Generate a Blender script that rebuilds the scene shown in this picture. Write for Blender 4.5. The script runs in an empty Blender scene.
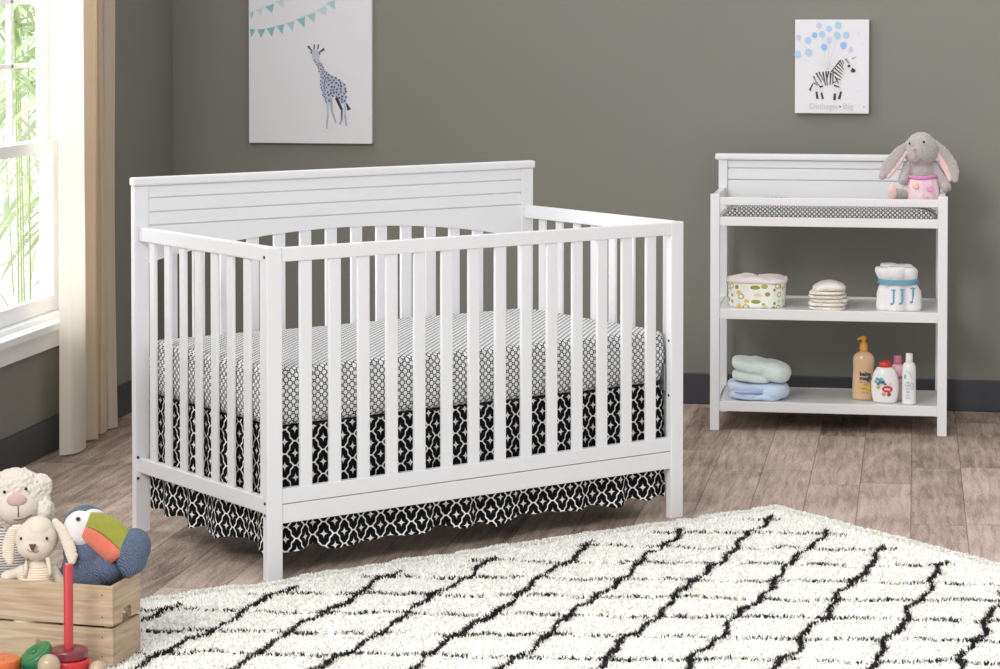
import bpy, bmesh, math, random
import numpy as np
from mathutils import Vector, Matrix, noise as mnoise
random.seed(7); rng = np.random.default_rng(7)
S = bpy.context.scene
COL = S.collection
R = math.radians
PI = math.pi

# ------------------------------------------------------------------ camera model (real place, metres)
FOC, CH, YAW, PIT = 2407.2765, 1.4627, R(9.7758), R(1.7078)
SHIFT = -246.0657
def ray(px, py):
    X = (px - 500) / FOC; Zc = -(py - 334.5 - SHIFT) / FOC
    Y = math.cos(PIT) + Zc * math.sin(PIT); Z = -math.sin(PIT) + Zc * math.cos(PIT)
    return Vector((X * math.cos(YAW) - Y * math.sin(YAW), X * math.sin(YAW) + Y * math.cos(YAW), Z))
CAM = Vector((0, 0, CH))
def at_z(px, py, z): r = ray(px, py); return CAM + r * ((z - CH) / r.z)
def at_y(px, py, y): r = ray(px, py); return CAM + r * (y / r.y)
def scale_at(p):                       # metres per photograph pixel at a point
    d = -math.sin(YAW) * p.x + math.cos(YAW) * p.y
    return d * math.cos(PIT) / FOC
def face_cam(p): return math.atan2(-p.x, p.y)

# ------------------------------------------------------------------ object helpers
def tag(o, label=None, cat=None, group=None, kind=None):
    if label: o['label'] = label
    if cat: o['category'] = cat
    if group: o['group'] = group
    if kind: o['kind'] = kind
    return o
def empty(name, loc=(0, 0, 0), rz=0, label=None, cat=None, group=None, kind=None):
    o = bpy.data.objects.new(name, None); COL.objects.link(o)
    o.empty_display_size = .05
    o.location = loc; o.rotation_euler = (0, 0, rz)
    return tag(o, label, cat, group, kind)
def link_mesh(name, me, mats, parent=None, smooth=False):
    o = bpy.data.objects.new(name, me); COL.objects.link(o)
    for m in (mats if isinstance(mats, (list, tuple)) else [mats]): me.materials.append(m)
    if parent: o.parent = parent
    if smooth: me.polygons.foreach_set('use_smooth', [True] * len(me.polygons))
    return o
def build(name, bm, mats, parent=None, smooth=False, recalc=True):
    if recalc: bmesh.ops.recalc_face_normals(bm, faces=bm.faces[:])
    me = bpy.data.meshes.new(name); bm.to_mesh(me); bm.free()
    return link_mesh(name, me, mats, parent, smooth)
def copy_tree(o, parent=None):
    c = o.copy(); COL.objects.link(c)
    if parent: c.parent = parent
    for ch in list(o.children): copy_tree(ch, c)
    return c
def box(bm, x0, x1, y0, y1, z0, z1, bev=.002, seg=2):
    r = bmesh.ops.create_cube(bm, size=1)
    vs = r['verts']
    for v in vs:
        v.co = Vector((x0 + (v.co.x + .5) * (x1 - x0), y0 + (v.co.y + .5) * (y1 - y0), z0 + (v.co.z + .5) * (z1 - z0)))
    if bev > 0:
        es = list({e for v in vs for e in v.link_edges})
        bmesh.ops.bevel(bm, geom=es, offset=bev, segments=seg, affect='EDGES', profile=.6)
def box_obj(name, dims, mat, parent=None, bev=.002):
    bm = bmesh.new(); box(bm, *dims, bev=bev); return build(name, bm, mat, parent)
def prism(bm, pts, axis, a, b, bev=0):
    """polygon pts (p,q) extruded from a to b along axis ('x','y' or 'z')"""
    def mk(p, q, t):
        return {'x': (t, p, q), 'y': (p, t, q), 'z': (p, q, t)}[axis]
    A = [bm.verts.new(mk(p, q, a)) for p, q in pts]; B = [bm.verts.new(mk(p, q, b)) for p, q in pts]
    fs = [bm.faces.new(A), bm.faces.new(B)]
    n = len(pts)
    for i in range(n): fs.append(bm.faces.new((A[i], A[(i + 1) % n], B[(i + 1) % n], B[i])))
    if bev:
        es = list({e for f in fs[:2] for e in f.edges})
        bmesh.ops.bevel(bm, geom=es, offset=bev, segments=1, affect='EDGES')
def lathe(bm, prof, n=40, sx=1, sy=1, c=(0, 0, 0), cap=True, rot=None):
    """profile [(r,z)] turned about z; sx, sy make it oval"""
    rings = []
    for r, z in prof:
        ring = []
        for i in range(n):
            a = 2 * PI * i / n
            p = Vector((r * sx * math.cos(a), r * sy * math.sin(a), z))
            if rot: p = rot @ p
            ring.append(bm.verts.new(p + Vector(c)))
        rings.append(ring)
    for a, b in zip(rings[:-1], rings[1:]):
        for i in range(n): bm.faces.new((a[i], a[(i + 1) % n], b[(i + 1) % n], b[i]))
    if cap:
        bm.faces.new(rings[0]); bm.faces.new(rings[-1])
    return rings
def tube(bm, pts, r, n=8, closed=False):
    pts = [Vector(p) for p in pts]; rings = []
    rad = r if isinstance(r, (list, tuple)) else [r] * len(pts)
    for i, p in enumerate(pts):
        a = pts[i - 1] if (i > 0 or closed) else p
        b = pts[(i + 1) % len(pts)] if (i < len(pts) - 1 or closed) else p
        t = (b - a).normalized()
        up = Vector((0, 0, 1)) if abs(t.z) < .9 else Vector((1, 0, 0))
        u = t.cross(up).normalized(); w = t.cross(u).normalized()
        rings.append([bm.verts.new(p + (u * math.cos(2 * PI * k / n) + w * math.sin(2 * PI * k / n)) * rad[i]) for k in range(n)])
    m = len(rings)
    for i in range(m if closed else m - 1):
        a, b = rings[i], rings[(i + 1) % m]
        for k in range(n): bm.faces.new((a[k], a[(k + 1) % n], b[(k + 1) % n], b[k]))
    if not closed: bm.faces.new(rings[0]); bm.faces.new(rings[-1])
def ell(bm, c, r, rot=None, sub=3, pw=1.0):
    """ellipsoid; pw<1 squares it off"""
    g = bmesh.ops.create_icosphere(bm, subdivisions=sub, radius=1)
    for v in g['verts']:
        d = v.co.normalized()
        if pw != 1.0: d = Vector([math.copysign(abs(t) ** pw, t) for t in d])
        p = Vector((d.x * r[0], d.y * r[1], d.z * r[2]))
        if rot is not None: p = rot @ p
        v.co = p + Vector(c)
def rotm(x=0, y=0, z=0):
    return (Matrix.Rotation(R(z), 3, 'Z') @ Matrix.Rotation(R(y), 3, 'Y') @ Matrix.Rotation(R(x), 3, 'X'))
def limb(bm, a, b, ra, rb, n=10):
    """tapered chain of balls"""
    a = Vector(a); b = Vector(b)
    for i in range(n + 1):
        t = i / n; r = ra + (rb - ra) * t
        ell(bm, a.lerp(b, t), (r, r, r), sub=2)
def fuse(name, bm, voxel, mat, parent=None, smooth=6, fuzz=0, fscale=60, fuzz2=0, fscale2=200):
    """melt a heap of overlapping balls into ONE continuous skin"""
    me = bpy.data.meshes.new('tmp'); bm.to_mesh(me); bm.free()
    t = bpy.data.objects.new('tmp', me); COL.objects.link(t)
    m = t.modifiers.new('r', 'REMESH'); m.mode = 'VOXEL'; m.voxel_size = voxel
    s = t.modifiers.new('s', 'SMOOTH'); s.factor = .5; s.iterations = smooth
    dg = bpy.context.evaluated_depsgraph_get(); dg.update()
    out = bpy.data.meshes.new_from_object(t.evaluated_get(dg))
    bpy.data.objects.remove(t); bpy.data.meshes.remove(me)
    out.name = name
    if fuzz or fuzz2:
        for v in out.vertices:
            d = 0
            if fuzz: d += fuzz * mnoise.noise(v.co * fscale)
            if fuzz2: d += fuzz2 * mnoise.noise(v.co * fscale2 + Vector((3, 5, 7)))
            v.co += v.normal * d
    return link_mesh(name, out, mat, parent, True)
def text_obj(name, s, size, mat, parent, loc, rot=(PI / 2, 0, 0), ext=.0004, bold=0):
    cu = bpy.data.curves.new('t', 'FONT'); cu.body = s; cu.size = size; cu.extrude = ext; cu.offset = bold
    cu.align_x = 'CENTER'; cu.align_y = 'CENTER'; cu.resolution_u = 3
    t = bpy.data.objects.new('t', cu); COL.objects.link(t)
    dg = bpy.context.evaluated_depsgraph_get(); dg.update()
    me = bpy.data.meshes.new_from_object(t.evaluated_get(dg))
    bpy.data.objects.remove(t)
    me.name = name
    o = link_mesh(name, me, mat, parent); o.location = loc; o.rotation_euler = rot
    return o

# ------------------------------------------------------------------ materials
def lin(c):
    c = c / 255
    return c / 12.92 if c <= .04045 else ((c + .055) / 1.055) ** 2.4
def rgb(r, g, b): return (lin(r), lin(g), lin(b), 1)
class X:                                  # tiny expression wrapper over Math nodes
    def __init__(s, nt, sock): s.nt = nt; s.s = sock
    def _op(s, op, o=None, p=None):
        n = s.nt.nodes.new('ShaderNodeMath'); n.operation = op
        s.nt.links.new(s.s, n.inputs[0])
        for i, q in ((1, o), (2, p)):
            if q is None: continue
            if isinstance(q, X): s.nt.links.new(q.s, n.inputs[i])
            else: n.inputs[i].default_value = q
        return X(s.nt, n.outputs[0])
    def __add__(s, o): return s._op('ADD', o)
    def __sub__(s, o): return s._op('SUBTRACT', o)
    def __mul__(s, o): return s._op('MULTIPLY', o)
    def __truediv__(s, o): return s._op('DIVIDE', o)
    def floor(s): return s._op('FLOOR')
    def fract(s): return s._op('FRACT')
    def abs(s): return s._op('ABSOLUTE')
    def sqrt(s): return s._op('SQRT')
    def sin(s): return s._op('SINE')
    def lt(s, o): return s._op('LESS_THAN', o)
    def gt(s, o): return s._op('GREATER_THAN', o)
    def mn(s, o): return s._op('MINIMUM', o)
    def mx(s, o): return s._op('MAXIMUM', o)
    def pingpong(s, o): return s._op('PINGPONG', o)
def new_mat(name):
    m = bpy.data.materials.new(name); m.use_nodes = True
    nt = m.node_tree; b = nt.nodes['Principled BSDF']
    return m, nt, b
def paint(name, col, rough=.5, bump=0, bscale=200, var=0, vscale=8, spec=.5, sheen=0, sss=0, stretch=None, metal=0, coat=0):
    m, nt, b = new_mat(name)
    b.inputs['Base Color'].default_value = col; b.inputs['Roughness'].default_value = rough
    b.inputs['Specular IOR Level'].default_value = spec
    b.inputs['Metallic'].default_value = metal
    b.inputs['Coat Weight'].default_value = coat
    if sheen: b.inputs['Sheen Weight'].default_value = sheen
    tc = nt.nodes.new('ShaderNodeTexCoord'); src = tc.outputs['Object']
    if stretch:
        mp = nt.nodes.new('ShaderNodeMapping'); mp.inputs['Scale'].default_value = stretch
        nt.links.new(src, mp.inputs[0]); src = mp.outputs[0]
    if var:
        n = nt.nodes.new('ShaderNodeTexNoise'); n.inputs['Scale'].default_value = vscale; n.inputs['Detail'].default_value = 5
        nt.links.new(src, n.inputs['Vector'])
        r = nt.nodes.new('ShaderNodeMapRange'); r.inputs[1].default_value = .3; r.inputs[2].default_value = .7
        r.inputs[3].default_value = 1 - var; r.inputs[4].default_value = 1 + var
        nt.links.new(n.outputs[0], r.inputs[0])
        mx = nt.nodes.new('ShaderNodeVectorMath'); mx.operation = 'SCALE'; mx.inputs[0].default_value = col[:3]
        nt.links.new(r.outputs[0], mx.inputs['Scale']); nt.links.new(mx.outputs[0], b.inputs['Base Color'])
    if bump:
        n = nt.nodes.new('ShaderNodeTexNoise'); n.inputs['Scale'].default_value = bscale; n.inputs['Detail'].default_value = 3
        nt.links.new(src, n.inputs['Vector'])
        bp = nt.nodes.new('ShaderNodeBump'); bp.inputs['Strength'].default_value = bump; bp.inputs['Distance'].default_value = .002
        nt.links.new(n.outputs[0], bp.inputs['Height']); nt.links.new(bp.outputs[0], b.inputs['Normal'])
    return m
def uvxy(nt):
    tc = nt.nodes.new('ShaderNodeTexCoord'); sp = nt.nodes.new('ShaderNodeSeparateXYZ')
    nt.links.new(tc.outputs['UV'], sp.inputs[0])
    return X(nt, sp.outputs[0]), X(nt, sp.outputs[1]), tc
def mixcol(nt, fac, a, b):
    n = nt.nodes.new('ShaderNodeMix'); n.data_type = 'RGBA'
    nt.links.new(fac.s, n.inputs[0])
    for i, c in ((6, a), (7, b)):
        if isinstance(c, tuple): n.inputs[i].default_value = c
        else: nt.links.new(c, n.inputs[i])
    return n.outputs[2]

WHITE = paint('white_paint', rgb(236, 236, 238), .33, spec=.45)
TWHITE = paint('white_table_paint', rgb(232, 232, 233), .3, spec=.5)
DARKHOLE = paint('dark_bolt_steel', rgb(70, 68, 70), .4)
WALLM = paint('grey_wall_paint', rgb(133, 132, 124), .75, bump=.05, bscale=300, var=.02, vscale=1.5, spec=.25)
BASEM = paint('charcoal_baseboard', rgb(64, 64, 70), .45)
TRIMW = paint('window_white_trim', rgb(250, 250, 250), .4)
CURT = None

def mat_floor():
    m, nt, b = new_mat('weathered_plank_floor')
    tc = nt.nodes.new('ShaderNodeTexCoord'); sp = nt.nodes.new('ShaderNodeSeparateXYZ')
    nt.links.new(tc.outputs['Object'], sp.inputs[0])
    x = X(nt, sp.outputs[0]); y = X(nt, sp.outputs[1])
    W, L = .1577, .88
    xs = (x - PLX) / W
    i = xs.floor()
    def wn(v, seed):
        n = nt.nodes.new('ShaderNodeTexWhiteNoise'); n.noise_dimensions = '2D'
        c = nt.nodes.new('ShaderNodeCombineXYZ'); nt.links.new(v[0].s, c.inputs[0])
        if v[1] is not None: nt.links.new(v[1].s, c.inputs[1])
        c.inputs[2].default_value = seed
        if seed:
            a = nt.nodes.new('ShaderNodeVectorMath'); a.inputs[1].default_value = (seed, seed * 1.7, 0); nt.links.new(c.outputs[0], a.inputs[0]); nt.links.new(a.outputs[0], n.inputs['Vector'])
        else: nt.links.new(c.outputs[0], n.inputs['Vector'])
        return X(nt, n.outputs[0])
    off = wn((i, None), 3.3)
    ys = y / L + off * 5.0
    j = ys.floor()
    tone = wn((i, j), 11.7)
    fx = xs.fract(); fy = ys.fract()
    ex = fx.mn(fx * -1 + 1) * W; ey = fy.mn(fy * -1 + 1) * L
    edge = ex.mn(ey).lt(.0016)
    # grain
    cb = nt.nodes.new('ShaderNodeCombineXYZ')
    nt.links.new((x * 48 + tone * 40).s, cb.inputs[0]); nt.links.new((y * 4.2 + tone * 13).s, cb.inputs[1]); nt.links.new((tone * 9).s, cb.inputs[2])
    g = nt.nodes.new('ShaderNodeTexNoise'); g.inputs['Scale'].default_value = 1; g.inputs['Detail'].default_value = 8; g.inputs['Roughness'].default_value = .65; g.inputs['Distortion'].default_value = .6
    nt.links.new(cb.outputs[0], g.inputs['Vector'])
    cb2 = nt.nodes.new('ShaderNodeCombineXYZ')
    nt.links.new((x * 5 + tone * 20).s, cb2.inputs[0]); nt.links.new((y * 3.5 + tone * 31).s, cb2.inputs[1])
    g2 = nt.nodes.new('ShaderNodeTexNoise'); g2.inputs['Scale'].default_value = 1; g2.inputs['Detail'].default_value = 4
    nt.links.new(cb2.outputs[0], g2.inputs['Vector'])
    g3 = nt.nodes.new('ShaderNodeTexNoise'); g3.inputs['Scale'].default_value = 150; g3.inputs['Detail'].default_value = 2
    nt.links.new(tc.outputs['Object'], g3.inputs['Vector'])
    v = X(nt, g.outputs[0]) * .50 + X(nt, g2.outputs[0]) * .32 + tone * .15 + X(nt, g3.outputs[0]) * .42 - .09
    cr = nt.nodes.new('ShaderNodeValToRGB')
    cr.color_ramp.elements[0].position = .42; cr.color_ramp.elements[0].color = rgb(90, 75, 66)
    cr.color_ramp.elements[1].position = .76; cr.color_ramp.elements[1].color = rgb(206, 187, 173)
    e = cr.color_ramp.elements.new(.58); e.color = rgb(158, 140, 127)
    nt.links.new(v.s, cr.inputs[0])
    c = mixcol(nt, edge * .55, cr.outputs[0], rgb(60, 50, 45))
    nt.links.new(c, b.inputs['Base Color'])
    b.inputs['Roughness'].default_value = .55; b.inputs['Specular IOR Level'].default_value = .3
    bp = nt.nodes.new('ShaderNodeBump'); bp.inputs['Strength'].default_value = .25; bp.inputs['Distance'].default_value = .002
    nt.links.new((X(nt, g.outputs[0]) - edge * .6).s, bp.inputs['Height']); nt.links.new(bp.outputs[0], b.inputs['Normal'])
    return m
PLX = at_z(911, 498, 0).x

def mat_quatrefoil():
    m, nt, b = new_mat('black_quatrefoil_cloth')
    u, v, tc = uvxy(nt)
    x = u / .0625; y = v / .064
    def cell(ax, ay):
        fx = (ax + .5).fract() - .5; fy = (ay + .5).fract() - .5
        return fx, fy
    ax, ay = cell(x, y); bx, by = cell(x + .5, y + .5)
    la = ax.abs() + ay.abs(); lb = bx.abs() + by.abs()
    near = lb.lt(.5)                      # inside the diamond of the shifted lattice
    px = ax.abs() * (near * -1 + 1) + bx.abs() * near
    py = ay.abs() * (near * -1 + 1) + by.abs() * near
    s = px - py; d = px + py - .5
    # S-shaped barbed edge between neighbouring foils, drawn from the side of both cells
    wob = (s * (2 * PI)).sin() * .085 + (s * (6 * PI)).sin() * .022
    ln = (d + wob).abs().lt(.047)
    star = (px.sqrt() + py.sqrt()).lt(.47)
    hole = (px.sqrt() + py.sqrt()).lt(.16)
    w = ln.mx(star - hole)
    c = mixcol(nt, w, rgb(20, 20, 23), rgb(246, 245, 243))
    nt.links.new(c, b.inputs['Base Color']); b.inputs['Roughness'].default_value = .9; b.inputs['Specular IOR Level'].default_value = .15
    return m
def mat_hexdots(name, per, white=(236, 236, 236), black=(36, 36, 38), rad=.285):
    m, nt, b = new_mat(name)
    u, v, tc = uvxy(nt)
    x = u / per; y = v / (per * .92)
    def cell(ax, ay):
        fx = (ax + .5).fract() - .5; fy = ((ay + .5).fract() - .5) * .92
        return (fx * fx + fy * fy).sqrt()
    d = cell(x, y).mn(cell(x + .5, y + .5)); e = cell(x + .5, y).mn(cell(x, y + .5))
    w = d.lt(rad).mx(e.lt(.085))
    c = mixcol(nt, w, rgb(*black), rgb(*white))
    nt.links.new(c, b.inputs['Base Color']); b.inputs['Roughness'].default_value = .85; b.inputs['Specular IOR Level'].default_value = .2
    return m
QUAT = mat_quatrefoil()
HEX = mat_hexdots('lattice_dot_sheet', .0212)
HEXS = mat_hexdots('lattice_dot_pad_cover', .0165, (216, 216, 216), (38, 38, 40), .27)

def smooth_by_angle(o, ang=40):
    o.data.polygons.foreach_set('use_smooth', [True] * len(o.data.polygons))
    o.data.set_sharp_from_angle(angle=R(ang))

# ------------------------------------------------------------------ ROOM
YW, XL = 9.0574, -2.8585
FX1 = 2.2
bm = bmesh.new(); box(bm, XL - .15, FX1, .6, YW + .12, -.1, 0, bev=0)
fl = build('floor', bm, mat_floor()); tag(fl, kind='structure')
HR = 2.55
bm = bmesh.new(); box(bm, XL - .15, FX1, YW, YW + .12, 0, HR, bev=0)
tag(build('wall_back', bm, WALLM), kind='structure')
WY0, WY1, WZ0, WZ1 = 6.45, 7.86, .44, 2.15          # window opening
bm = bmesh.new()
box(bm, XL - .10, XL, 4.2, YW, 0, WZ0, bev=0); box(bm, XL - .10, XL, 4.2, YW, WZ1, HR, bev=0)
box(bm, XL - .10, XL, 4.2, WY0, WZ0, WZ1, bev=0); box(bm, XL - .10, XL, WY1, YW, WZ0, WZ1, bev=0)
tag(build('wall_left', bm, WALLM), kind='structure')
BH = .1174
def baseboard(name, dims):
    o = box_obj(name, dims, BASEM, bev=.004); tag(o, kind='structure')
baseboard('baseboard_back', (XL + .012, FX1, YW - .012, YW, 0, BH))
baseboard('baseboard_left', (XL, XL + .012, 4.2, YW, 0, BH))

# window (in the left wall)
win = empty('window_1', (XL, (WY0 + WY1) / 2, WZ0), 0, kind='structure')
def wpart(name, dims, mat=TRIMW, bev=.003):
    x0, x1, y0, y1, z0, z1 = dims
    c = win.location
    return box_obj(name, (x0 - c.x, x1 - c.x, y0 - c.y, y1 - c.y, z0 - c.z, z1 - c.z), mat, win, bev)
bm = bmesh.new(); c = win.location
def wb(*d): box(bm, d[0] - c.x, d[1] - c.x, d[2] - c.y, d[3] - c.y, d[4] - c.z, d[5] - c.z, bev=.003)
wb(XL, XL + .018, WY1 - .005, WY1 + .155, WZ0 - .01, WZ1 + .12)      # casing
wb(XL, XL + .018, WY0 - .155, WY0 + .005, WZ0 - .01, WZ1 + .12)
wb(XL, XL + .017, WY0 + .004, WY1 - .004, WZ1 - .005, WZ1 + .119)
wb(XL - .096, XL, WY1 - .012, WY1, WZ0, WZ1); wb(XL - .096, XL, WY0, WY0 + .012, WZ0, WZ1)
wb(XL - .096, XL, WY0, WY1, WZ1 - .012, WZ1); wb(XL - .096, XL, WY0, WY1, WZ0, WZ0 + .02)
build('window_frame', bm, TRIMW, win)
wpart('window_sill', (XL - .02, XL + .05, WY0 - .19, WY1 + .20, WZ0 - .022, WZ0 + .004))
wpart('sill_apron', (XL, XL + .022, WY0 - .16, WY1 + .17, WZ0 - .085, WZ0 - .022))
GX = XL - .03
ZM0, ZM1 = 1.003, 1.045
for nm, z0, z1, gx in (('upper_sash', ZM0, WZ1 - .012, GX - .03), ('lower_sash', WZ0 + .02, ZM1, GX)):
    bm = bmesh.new()
    wb(gx - .03, gx, WY0 + .012, WY0 + .05, z0, z1); wb(gx - .03, gx, WY1 - .055, WY1 - .012, z0, z1)
    wb(gx - .029, gx - .001, WY0 + .049, WY1 - .054, z0 + .001, z0 + (.055 if nm[0] == 'l' else .042)); wb(gx - .029, gx - .001, WY0 + .049, WY1 - .054, z1 - .042, z1 - .001)
    o = build(nm, bm, TRIMW, win)
    if nm[0] == 'u':
        for yy in (7.524, 7.245, 6.965, 6.70): 
            bm = bmesh.new(); wb(gx - .024, gx - .004, yy - .0095, yy + .0095, z0 + .04, z1 - .04); build('muntin', bm, TRIMW, o)
        for zz in (1.299, 1.512, 1.82):
            bm = bmesh.new(); wb(gx - .024, gx - .004, WY0 + .04, WY1 - .04, zz - .008, zz + .008); build('muntin', bm, TRIMW, o)
    m, nt, b = new_mat('window_glass') if nm[0] == 'u' else (bpy.data.materials['window_glass'], None, None)
    if nt:
        for n in list(nt.nodes): nt.nodes.remove(n)
        out = nt.nodes.new('ShaderNodeOutputMaterial'); tr = nt.nodes.new('ShaderNodeBsdfTransparent'); gl = nt.nodes.new('ShaderNodeBsdfGlossy')
        gl.inputs['Roughness'].default_value = .02; mxs = nt.nodes.new('ShaderNodeMixShader'); mxs.inputs[0].default_value = .05
        nt.links.new(tr.outputs[0], mxs.inputs[1]); nt.links.new(gl.outputs[0], mxs.inputs[2]); nt.links.new(mxs.outputs[0], out.inputs[0])
    bm = bmesh.new(); wb(gx - .016, gx - .012, WY0 + .04, WY1 - .04, z0 + .03, z1 - .03)
    build('glass_pane', bm, m, o)

# bamboo outside
LEAF = paint('bamboo_leaf', rgb(212, 236, 190), .5, var=.18, vscale=6)  # both leaf greens are bleached in the colour to imitate over-exposed daylight
b = LEAF.node_tree.nodes['Principled BSDF']
LEAF2 = paint('pale_bamboo_leaf', rgb(234, 244, 204), .5, var=.12, vscale=6)
CANE = paint('bamboo_cane', rgb(190, 215, 140), .4)
def leafblade(bm, p, d, L, w, mi, droop=.35):
    d = d.normalized(); side = d.cross(Vector((.3, .1, 1))).normalized()
    prev = None
    for k in range(7):
        t = k / 6; q = p + d * L * t + Vector((0, 0, -droop * L * t * t))
        ww = w * math.sin(PI * min(1, .08 + t * .95)) ** .8
        fold = Vector((0, 0, ww * .25))
        cur = [bm.verts.new(q - side * ww + fold), bm.verts.new(q), bm.verts.new(q + side * ww + fold)]
        if prev:
            for a in (0, 1):
                f = bm.faces.new((prev[a], prev[a + 1], cur[a + 1], cur[a])); f.material_index = mi
        prev = cur
def bamboo(name, x, y, h, nleaf, seed, label, L0=.30, w0=.03, zr=(.2, 1)):
    rd = random.Random(seed)
    e = empty(name, (x, y, 0), 0, label, 'plant', 'bamboo outside the window')
    bmc = bmesh.new()
    for k in range(4):
        ox, oy = rd.uniform(-.1, .1), rd.uniform(-.25, .25)
        tube(bmc, [(ox, oy, 0), (ox * 1.3, oy * 1.2, h * .5), (ox * 1.9, oy * 1.6, h)], [.0045, .004, .002], 7)
    build('cane', bmc, CANE, e, True)
    bml = bmesh.new()
    for k in range(nleaf):
        z = h * rd.uniform(*zr); p = Vector((rd.uniform(-.32, .32), rd.uniform(-.3, .3), z))
        a = rd.choice((0, PI)) + rd.gauss(0, .6)
        d = Vector((math.cos(a), math.sin(a), rd.uniform(-.7, .35)))
        leafblade(bml, p, d, L0 * rd.uniform(.6, 1.25), w0 * rd.uniform(.6, 1.2), 0 if rd.random() < .55 else 1, rd.uniform(.1, .6))
    build('leaves', bml, [LEAF, LEAF2], e, True)
bamboo('bamboo_plant', XL - .95, 10.02, 2.2, 260, 3, 'broad leaved bright green bamboo seen through the upper panes of the window', .34, .026, (.5, 1))
bamboo('bamboo_plant', XL - 1.75, 12.2, 1.35, 330, 8, 'fine leaved yellowish bamboo farthest back, seen low through the bottom sash', .22, .011, (.0, .95))
bamboo('bamboo_plant', XL - 1.15, 10.75, 1.75, 180, 15, 'mid green bamboo with drooping leaves standing between the other two outside', .26, .018, (.25, 1))

# ------------------------------------------------------------------ CURTAIN
def mat_curtain(name, col, tl=.35):
    m, nt, b = new_mat(name)
    tc = nt.nodes.new('ShaderNodeTexCoord')
    w = nt.nodes.new('ShaderNodeTexNoise'); w.inputs['Scale'].default_value = 1; w.inputs['Detail'].default_value = 3
    mp = nt.nodes.new('ShaderNodeMapping'); mp.inputs['Scale'].default_value = (300, 300, 30); nt.links.new(tc.outputs['Object'], mp.inputs[0]); nt.links.new(mp.outputs[0], w.inputs['Vector'])
    b.inputs['Base Color'].default_value = col; b.inputs['Roughness'].default_value = .9; b.inputs['Specular IOR Level'].default_value = .1
    bp = nt.nodes.new('ShaderNodeBump'); bp.inputs['Strength'].default_value = .2; bp.inputs['Distance'].default_value = .001
    nt.links.new(w.outputs[0], bp.inputs['Height']); nt.links.new(bp.outputs[0], b.inputs['Normal'])
    t = nt.nodes.new('ShaderNodeBsdfTranslucent'); t.inputs[0].default_value = col
    mxs = nt.nodes.new('ShaderNodeMixShader'); mxs.inputs[0].default_value = tl
    nt.links.new(b.outputs[0], mxs.inputs[1]); nt.links.new(t.outputs[0], mxs.inputs[2])
    nt.links.new(mxs.outputs[0], nt.nodes['Material Output'].inputs[0])
    return m
CUR_TAN = mat_curtain('tan_linen', rgb(242, 226, 204), .40)
CUR_CREAM = mat_curtain('cream_linen', rgb(247, 241, 228), .42)
cur = empty('curtain', (XL + .045, 7.857, 0), 0, 'long beige linen curtain with vertical folds hanging beside the bright window', 'curtain')
def sheet(name, prof, z0, z1, mat, parent, nz=40, lean=lambda t: (0, 0), hem=lambda i: 0):
    """prof: [(x,y)] in plan, lofted upward"""
    bm = bmesh.new(); rows = []
    for k in range(nz + 1):
        t = k / nz; row = []
        for i, (x, y) in enumerate(prof):
            lx, ly = lean(t, i / (len(prof) - 1))
            row.append(bm.verts.new((x + lx, y + ly, z0 + hem(i / (len(prof) - 1)) * (1 - t) + (z1 - z0) * t)))
        rows.append(row)
    for a, b in zip(rows[:-1], rows[1:]):
        for i in range(len(prof) - 1): bm.faces.new((a[i], a[i + 1], b[i + 1], b[i]))
    return build(name, bm, mat, parent, True)
N = 40
prof = []
for i in range(N + 1):
    q = i / N                                   # broad pale leading flap, bowed towards the room
    prof.append((.052 + .016 * math.sin(PI * min(1, q * 1.08)) - .050 * max(0, q - .80) / .2 - .028 * max(0, .12 - q) / .12, -.275 + .205 * q))
sheet('lining', prof, .008, 2.35, CUR_CREAM, cur, lean=lambda t, i: (-.01 * t, (.075 * t * t + .010 * math.sin(5 * t)) * (1 - i) + .012 * t * i))
N = 200
pts = []
for i in range(N + 1):
    q = i / N
    fold = .022 * math.sin(2 * PI * (q ** 1.15) * 3.2 + 1.2 + .9 * math.sin(5 * q)) + .006 * math.sin(2 * PI * q * 6.6 + .5)
    pts.append((.014 + fold * (.75 + .35 * math.sin(q * 6)), -.075 + .375 * q + .010 * math.sin(2 * PI * q * 7.4)))
sheet('panel', pts, .006, 2.35, CUR_TAN, cur, lean=lambda t, i: (.004 * math.sin(7 * t + 9 * i), -.022 * (t - .3) * (i - .35)))
bm = bmesh.new(); tube(bm, [(.02, -1.75, 2.38), (.02, .36, 2.38)], .012, 14); ell(bm, (.02, .38, 2.38), (.025, .025, .025))
build('curtain_rod', bm, paint('rod_steel', rgb(90, 88, 85), .35, metal=1), cur, True)

# ------------------------------------------------------------------ PICTURES
CANVAS = paint('canvas_white', rgb(232, 230, 234), .8, bump=.1, bscale=900, spec=.1)
def canvas(name, px0, px1, py0, py1, label, ztop=None, thick=.03):
    yf = YW - thick
    p0 = at_y(px0, py1, yf); p1 = at_y(px1, py0, yf)
    w = p1.x - p0.x; z0 = p0.z; z1 = ztop if ztop else p1.z
    e = empty(name, (p0.x, YW, z0), 0, label, 'picture')
    box_obj('canvas', (0, w, -thick, 0, 0, z1 - z0), CANVAS, e, bev=.002)
    def loc(px, py, lift=.0006):
        q = at_y(px, py, yf); return Vector((q.x - p0.x, -thick - lift, q.z - z0))
    return e, loc
def polys(name, plist, loc, mats, parent, lift=.0006):
    """flat printed shapes: [(points, material index)]"""
    bm = bmesh.new()
    for k, (pts, mi) in enumerate(plist):
        f = bm.faces.new([bm.verts.new(loc(x, y, lift + .00004 * k)) for x, y in pts]); f.material_index = mi
        f.normal_update()
        if f.normal.y > 0: f.normal_flip()
    return build(name, bm, mats, parent, recalc=False)
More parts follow.
